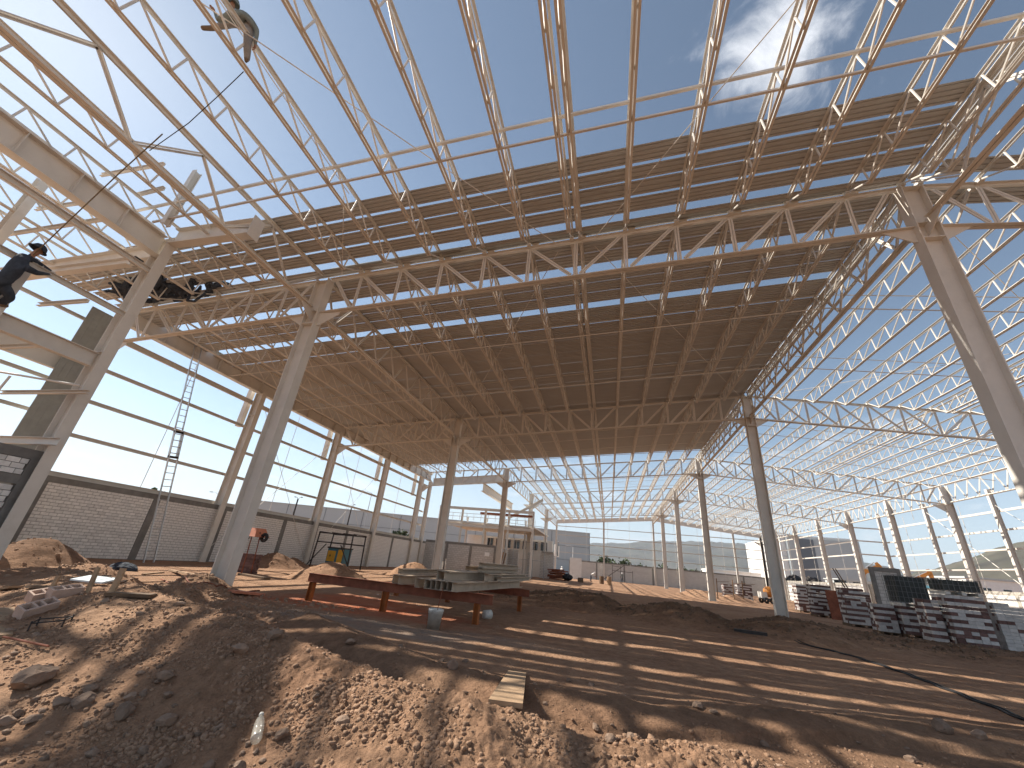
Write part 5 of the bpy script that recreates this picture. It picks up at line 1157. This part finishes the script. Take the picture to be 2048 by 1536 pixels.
def truck(x, y, z, rz, label, kind, cabm):
    P = thing('tank_truck' if kind == 'tank' else 'dump_truck', label, 'truck', (x, y, z), (0, 0, rz))
    for wx in (-2.6, -1.5, 2.6):
        for wy in (-1.0, 1.0): b = MB(); b.lathe([(.15, -.14), (.42, -.15), (.5, -.1), (.5, .1), (.42, .15), (.15, .14)], 16); b.build('wheel', BLACK, P, True, loc=(wx, wy, .5), rot=(R(90), 0, 0))
    b = MB(); b.box(-3.6, 3.4, -.45, .45, .65, .9); b.build('chassis', DARKSTEEL, P)
    b = MB(); b.prism([Vector((1.9, 0, .75)), Vector((3.7, 0, .75)), Vector((3.7, 0, 1.6)), Vector((3.4, 0, 2.6)), Vector((1.9, 0, 2.7))], (0, -1.15, 0), (0, 1.15, 0)); b.build('cab', cabm, P)
    for s in (-1, 1): b = MB(); b.prism([Vector((2.3, 0, 1.65)), Vector((3.4, 0, 1.65)), Vector((3.2, 0, 2.45)), Vector((2.3, 0, 2.45))], (0, s*1.17-.012, 0), (0, s*1.17+.012, 0)); b.build('side_window', GLASSD, P)
    b = MB(); b.obox((3.62, 0, 2.1), (.04, 0, .0), (0, .95, 0), (-.13, 0, .38)); b.build('windscreen', GLASSD, P)
    if kind == 'tank':
        b = MB(); n = 18; R_ = []
        for k in range(n): a = 2*PI*k/n; R_.append(Vector((0, 1.15*math.cos(a), 1.85+.85*math.sin(a))))
        b.prism(R_, (-3.8, 0, 0), (1.6, 0, 0)); b.build('tank', TANK, P)
        for x_ in (-3.4, -1.1, 1.2): b = MB(); b.prism([v+Vector((0, (v.y)*.02, (v.z-1.85)*.02)) for v in R_], (x_-.04, 0, 0), (x_+.04, 0, 0)); b.build('band', TANK, P)
    else:
        b = MB(); b.prism([Vector((-3.9, 0, 1.0)), Vector((1.6, 0, 1.0)), Vector((1.6, 0, 2.9)), Vector((-4.1, 0, 2.7))], (0, -1.2, 0), (0, 1.2, 0)); b.build('dump_body', CREAM, P)
        for k in range(8): b = MB(); x_ = -3.7+k*.72; b.box(x_, x_+.1, -1.27, -1.205, 1.0, 2.75); b.build('rib', CREAM, P)
    return P
CREAM = mat('cream truck paint', (0.62, 0.55, 0.40), .5, 0, .1, 2)
truck(42.5, 68.5, zy, R(-14), 'light blue tanker truck with white cab beyond the right wall', 'tank', WHITEP); truck(47, 88, zy, R(0), 'cream dump truck between the two excavators', 'dump', WHITEP)
ldx = thing('wheel_loader', 'low yellow loader parked left of the excavator', 'loader', (36.6, 83, zy), (0, 0, .2))
b = MB(); b.box(-1.8, 1.0, -.9, .9, .9, 1.7); b.build('body', YELLOW, ldx); b = MB(); b.box(-.2, .8, -.7, .7, 1.7, 2.8); b.build('cab', GLASSD, ldx)
b = MB(); b.bar((1.0, 0, 1.4), (2.6, 0, .6), .9, .2); b.build('arm', YELLOW, ldx); b = MB(); b.prism([Vector((2.4, 0, .2)), Vector((3.2, 0, .1)), Vector((3.0, 0, .3)), Vector((2.7, 0, 1.1)), Vector((2.4, 0, 1.1))], (0, -1.1, 0), (0, 1.1, 0)); b.build('bucket', DARKSTEEL, ldx)
for wx in (-1.2, .9):
    for wy in (-.95, .95): b = MB(); b.lathe([(.2, -.2), (.55, -.22), (.65, -.1), (.65, .1), (.55, .22), (.2, .2)], 16); b.build('wheel', BLACK, ldx, True, loc=(wx, wy, .65), rot=(R(90), 0, 0))
# street lamps
def lamp(x, y, h, label, arms, m=GALVPOLE, thick=.07):
    P = thing('street_lamp', label, 'street lamp', (x, y, 0), (0, 0, 0), 'street lamps beyond the walls'); b = MB(); b.tube([(0, 0, 0), (0, 0, h)], [thick*1.3, thick*.8], 8); b.build('pole', m, P)
    for s in arms:
        b = MB(); b.tube([(0, 0, h-.1), (s*.8, 0, h+.25), (s*1.6, 0, h+.3)], .035, 6); b.build('arm', m, P); b = MB(); b.box(min(s*1.5, s*2.1), max(s*1.5, s*2.1), -.13, .13, h+.24, h+.36); b.build('lamp_head', m, P)
lamp(-57, 67, 8.9, 'dark double headed lamp post beyond the left wall', (-.4, .4), DARKSTEEL, .16); lamp(-50, 74, 9.0, 'dark lamp post right of the double headed one', (.3,), DARKSTEEL, .14)
lamp(-45, 72, 11.5, 'lamp with long arm behind the second left column', (-1.3,)); lamp(-70, 62, 8.2, 'small lamp above the left wall', (-1,)); lamp(-42, 92, 8.5, 'thin pole with a small lamp before the grey warehouse', (.4,)); lamp(-9.5, 118, 7.0, 'white lamp in front of the grey warehouse corner', (-.9,), WHITEP)
for k, (az, d) in enumerate(((3.2, 190), (4.4, 150), (7.4, 240), (8.6, 180), (10.2, 260), (11.0, 210), (12.4, 230), (13.0, 280), (6.0, 200))):
    lamp(math.sin(R(az))*d, math.cos(R(az))*d, 9+(k % 3)*1.5, 'thin pole %s along the road before the hills' % ('first', 'second', 'third', 'fourth', 'fifth', 'sixth', 'seventh', 'eighth', 'ninth')[k], (.5,) if k % 2 else (-.5, .5), GALVPOLE, .10)
# shrubs and trees
def foliage(seed, n, rx, rz, leaf):
    r_ = np.random.default_rng(seed); b = MB(); cl = r_.normal(0, .55, (9, 3))*[rx, rx, rz]; cl[:, 2] = np.abs(cl[:, 2])+rz*.35; vs = []; fs = []
    for k in range(n):
        c = cl[r_.integers(9)]+r_.normal(0, .24, 3)*[rx, rx, rz]; a = r_.normal(size=3); a /= np.linalg.norm(a); t = np.cross(a, r_.normal(size=3)); t /= np.linalg.norm(t); s = leaf*r_.uniform(.6, 1.4)
        c[2] = max(c[2], .1); o = len(vs); vs += [c-t*s-a*s*.5, c+t*s-a*s*.4, c+t*s*.6+a*s*.6, c-t*s*.5+a*s*.7]; fs.append((o, o+1, o+2, o+3))
    b.add(vs, fs); return b.mesh('crown', LEAF)
FO = [foliage(s, 1500, 1.6, 1.3, .16) for s in (1, 2, 3)]
tk = MB(); tk.tube([(0, 0, -.1), (.05, 0, .5), (.1, .05, 1.1)], [.12, .09, .04], 7); tk.tube([(.05, 0, .5), (.5, .2, 1.3)], [.06, .02], 6); tk.tube([(.05, 0, .5), (-.5, -.1, 1.2)], [.06, .02], 6); TK = tk.mesh('trunk', BARK)
rs = random.Random(21)
def shrub(x, y, z, s, label, name='shrub', group='shrubs beyond the end wall'):
    P = thing(name, label, 'shrub', (x, y, z), (0, 0, rs.uniform(0, 6.28)), group); P.scale = (s, s, s*rs.uniform(.8, 1.1)); link('crown', FO[rs.randrange(3)], P); link('trunk', TK, P)
for k in range(26):
    az = R(-1.3+k*.62+rs.uniform(-.2, .2)); d = rs.uniform(128, 160) if k > 4 else 118; shrub(math.sin(az)*d, math.cos(az)*d, .2, rs.uniform(1.25, 1.9) if k > 3 else 2.0, 'dusty green shrub in the belt behind the end wall')
for k in range(7): shrub(45+k*1.9, 63-k*.7, zy, 1.05, 'dark hedge shrub beside the blue tanker', group='hedge beyond the right wall')
shrub(-31, 22.6, 1.5, .9, 'sparse dry shrub peeking over the left wall'); shrub(-34, 60, 1.0, 1.5, 'dry shrub above the wall by the office', group='shrubs by the office'); shrub(-31, 61, 1.0, 1.3, 'second dry shrub above the wall by the office', group='shrubs by the office')
# hills
def hill(name, label, az, ht, r0_, r1_, seed, m):
    azs = np.linspace(az[0], az[-1], 240); H_ = np.interp(azs, az, ht); ts = np.linspace(0, 1, 40); A_, T_ = np.meshgrid(np.radians(azs), ts); Rr_ = r0_+(r1_-r0_)*T_
    x = Rr_*np.sin(A_); y = Rr_*np.cos(A_); prof = np.sin(np.clip(T_*1.25, 0, 1)*PI/2)**1.3*np.where(T_ > .8, np.cos((T_-.8)/.2*PI/2), 1)
    z = H_[None]*prof*(1+.10*fbm(x/320+seed, y/320, 4)*np.clip(T_*3, 0, 1))+prof*H_[None]*.05*fbm(x/90, y/90+seed, 4)-2*(T_ < .01)
    n1, n2 = x.shape; vs = np.stack([x, y, z], -1).reshape(-1, 3); id_ = np.arange(n1*n2).reshape(n1, n2); fs = np.stack([id_[:-1, :-1], id_[:-1, 1:], id_[1:, 1:], id_[1:, :-1]], -1).reshape(-1, 4)
    me = bpy.data.meshes.new(name); me.from_pydata(vs.tolist(), [], fs.tolist()); me.polygons.foreach_set('use_smooth', [True]*len(me.polygons)); me.materials.append(m); link(name, me, None, kind='structure', label=label)
HILLM = mat('dry scrub hillside', (0.085, 0.075, 0.052), 0.95, 0, .45, .006, stain=(.045, .055, .028), stain_amt=.9, stain_scale=.012)
def hh(px_delta, r_, dep): return r_/dep*px_delta*.00114
hill('hills', 'hazy blue hills on the horizon', [-60, -30, -1.75, 4.5, 9, 15.4, 20, 26, 34, 50], [hh(d_, 4200, 1.15) for d_ in (20, 50, 66, 77, 84, 90, 84, 66, 40, 0)], 2900, 5200, 3.0, HILLM)
hill('hills', 'dark green hill on the right horizon', [26, 28.5, 29.9, 33, 35.8, 40, 50, 62], [hh(d_, 1500, 1.6) for d_ in (0, 45, 74, 108, 140, 170, 130, 0)], 950, 1900, 9.0, HILLM)
# dark piles of scrap behind the right wall
for k, (x, y, lb) in enumerate(((33.5, 92, 'dark scrap heap behind the right wall, left one'), (35.0, 89, 'dark scrap heap behind the right wall, right one'))): crumple('scrap_heap', lb, 'scrap heap', (x, y, zy+1.2), 2.2, 1.6, 1.9, DARKSTEEL, 30+k)
# ---------------------------------------------------------------- air
hm = bpy.data.materials.new('pale summer haze'); hm.use_nodes = True; t = hm.node_tree; t.nodes.clear()
ho = N(t, 'ShaderNodeOutputMaterial'); pv = N(t, 'ShaderNodeVolumePrincipled'); pv.inputs['Color'].default_value = (.74, .84, 1.0, 1); pv.inputs['Density'].default_value = HAZE; pv.inputs['Anisotropy'].default_value = .25
t.links.new(pv.outputs[0], ho.inputs['Volume'])
b = MB(); b.box(-9600, 9600, -9600, 9600, -2.0, 420); b.build('haze', hm, None, kind='stuff', label='thin pale haze over the valley')
SC.cycles.volume_bounces = 0; SC.cycles.volume_step_rate = 1.0
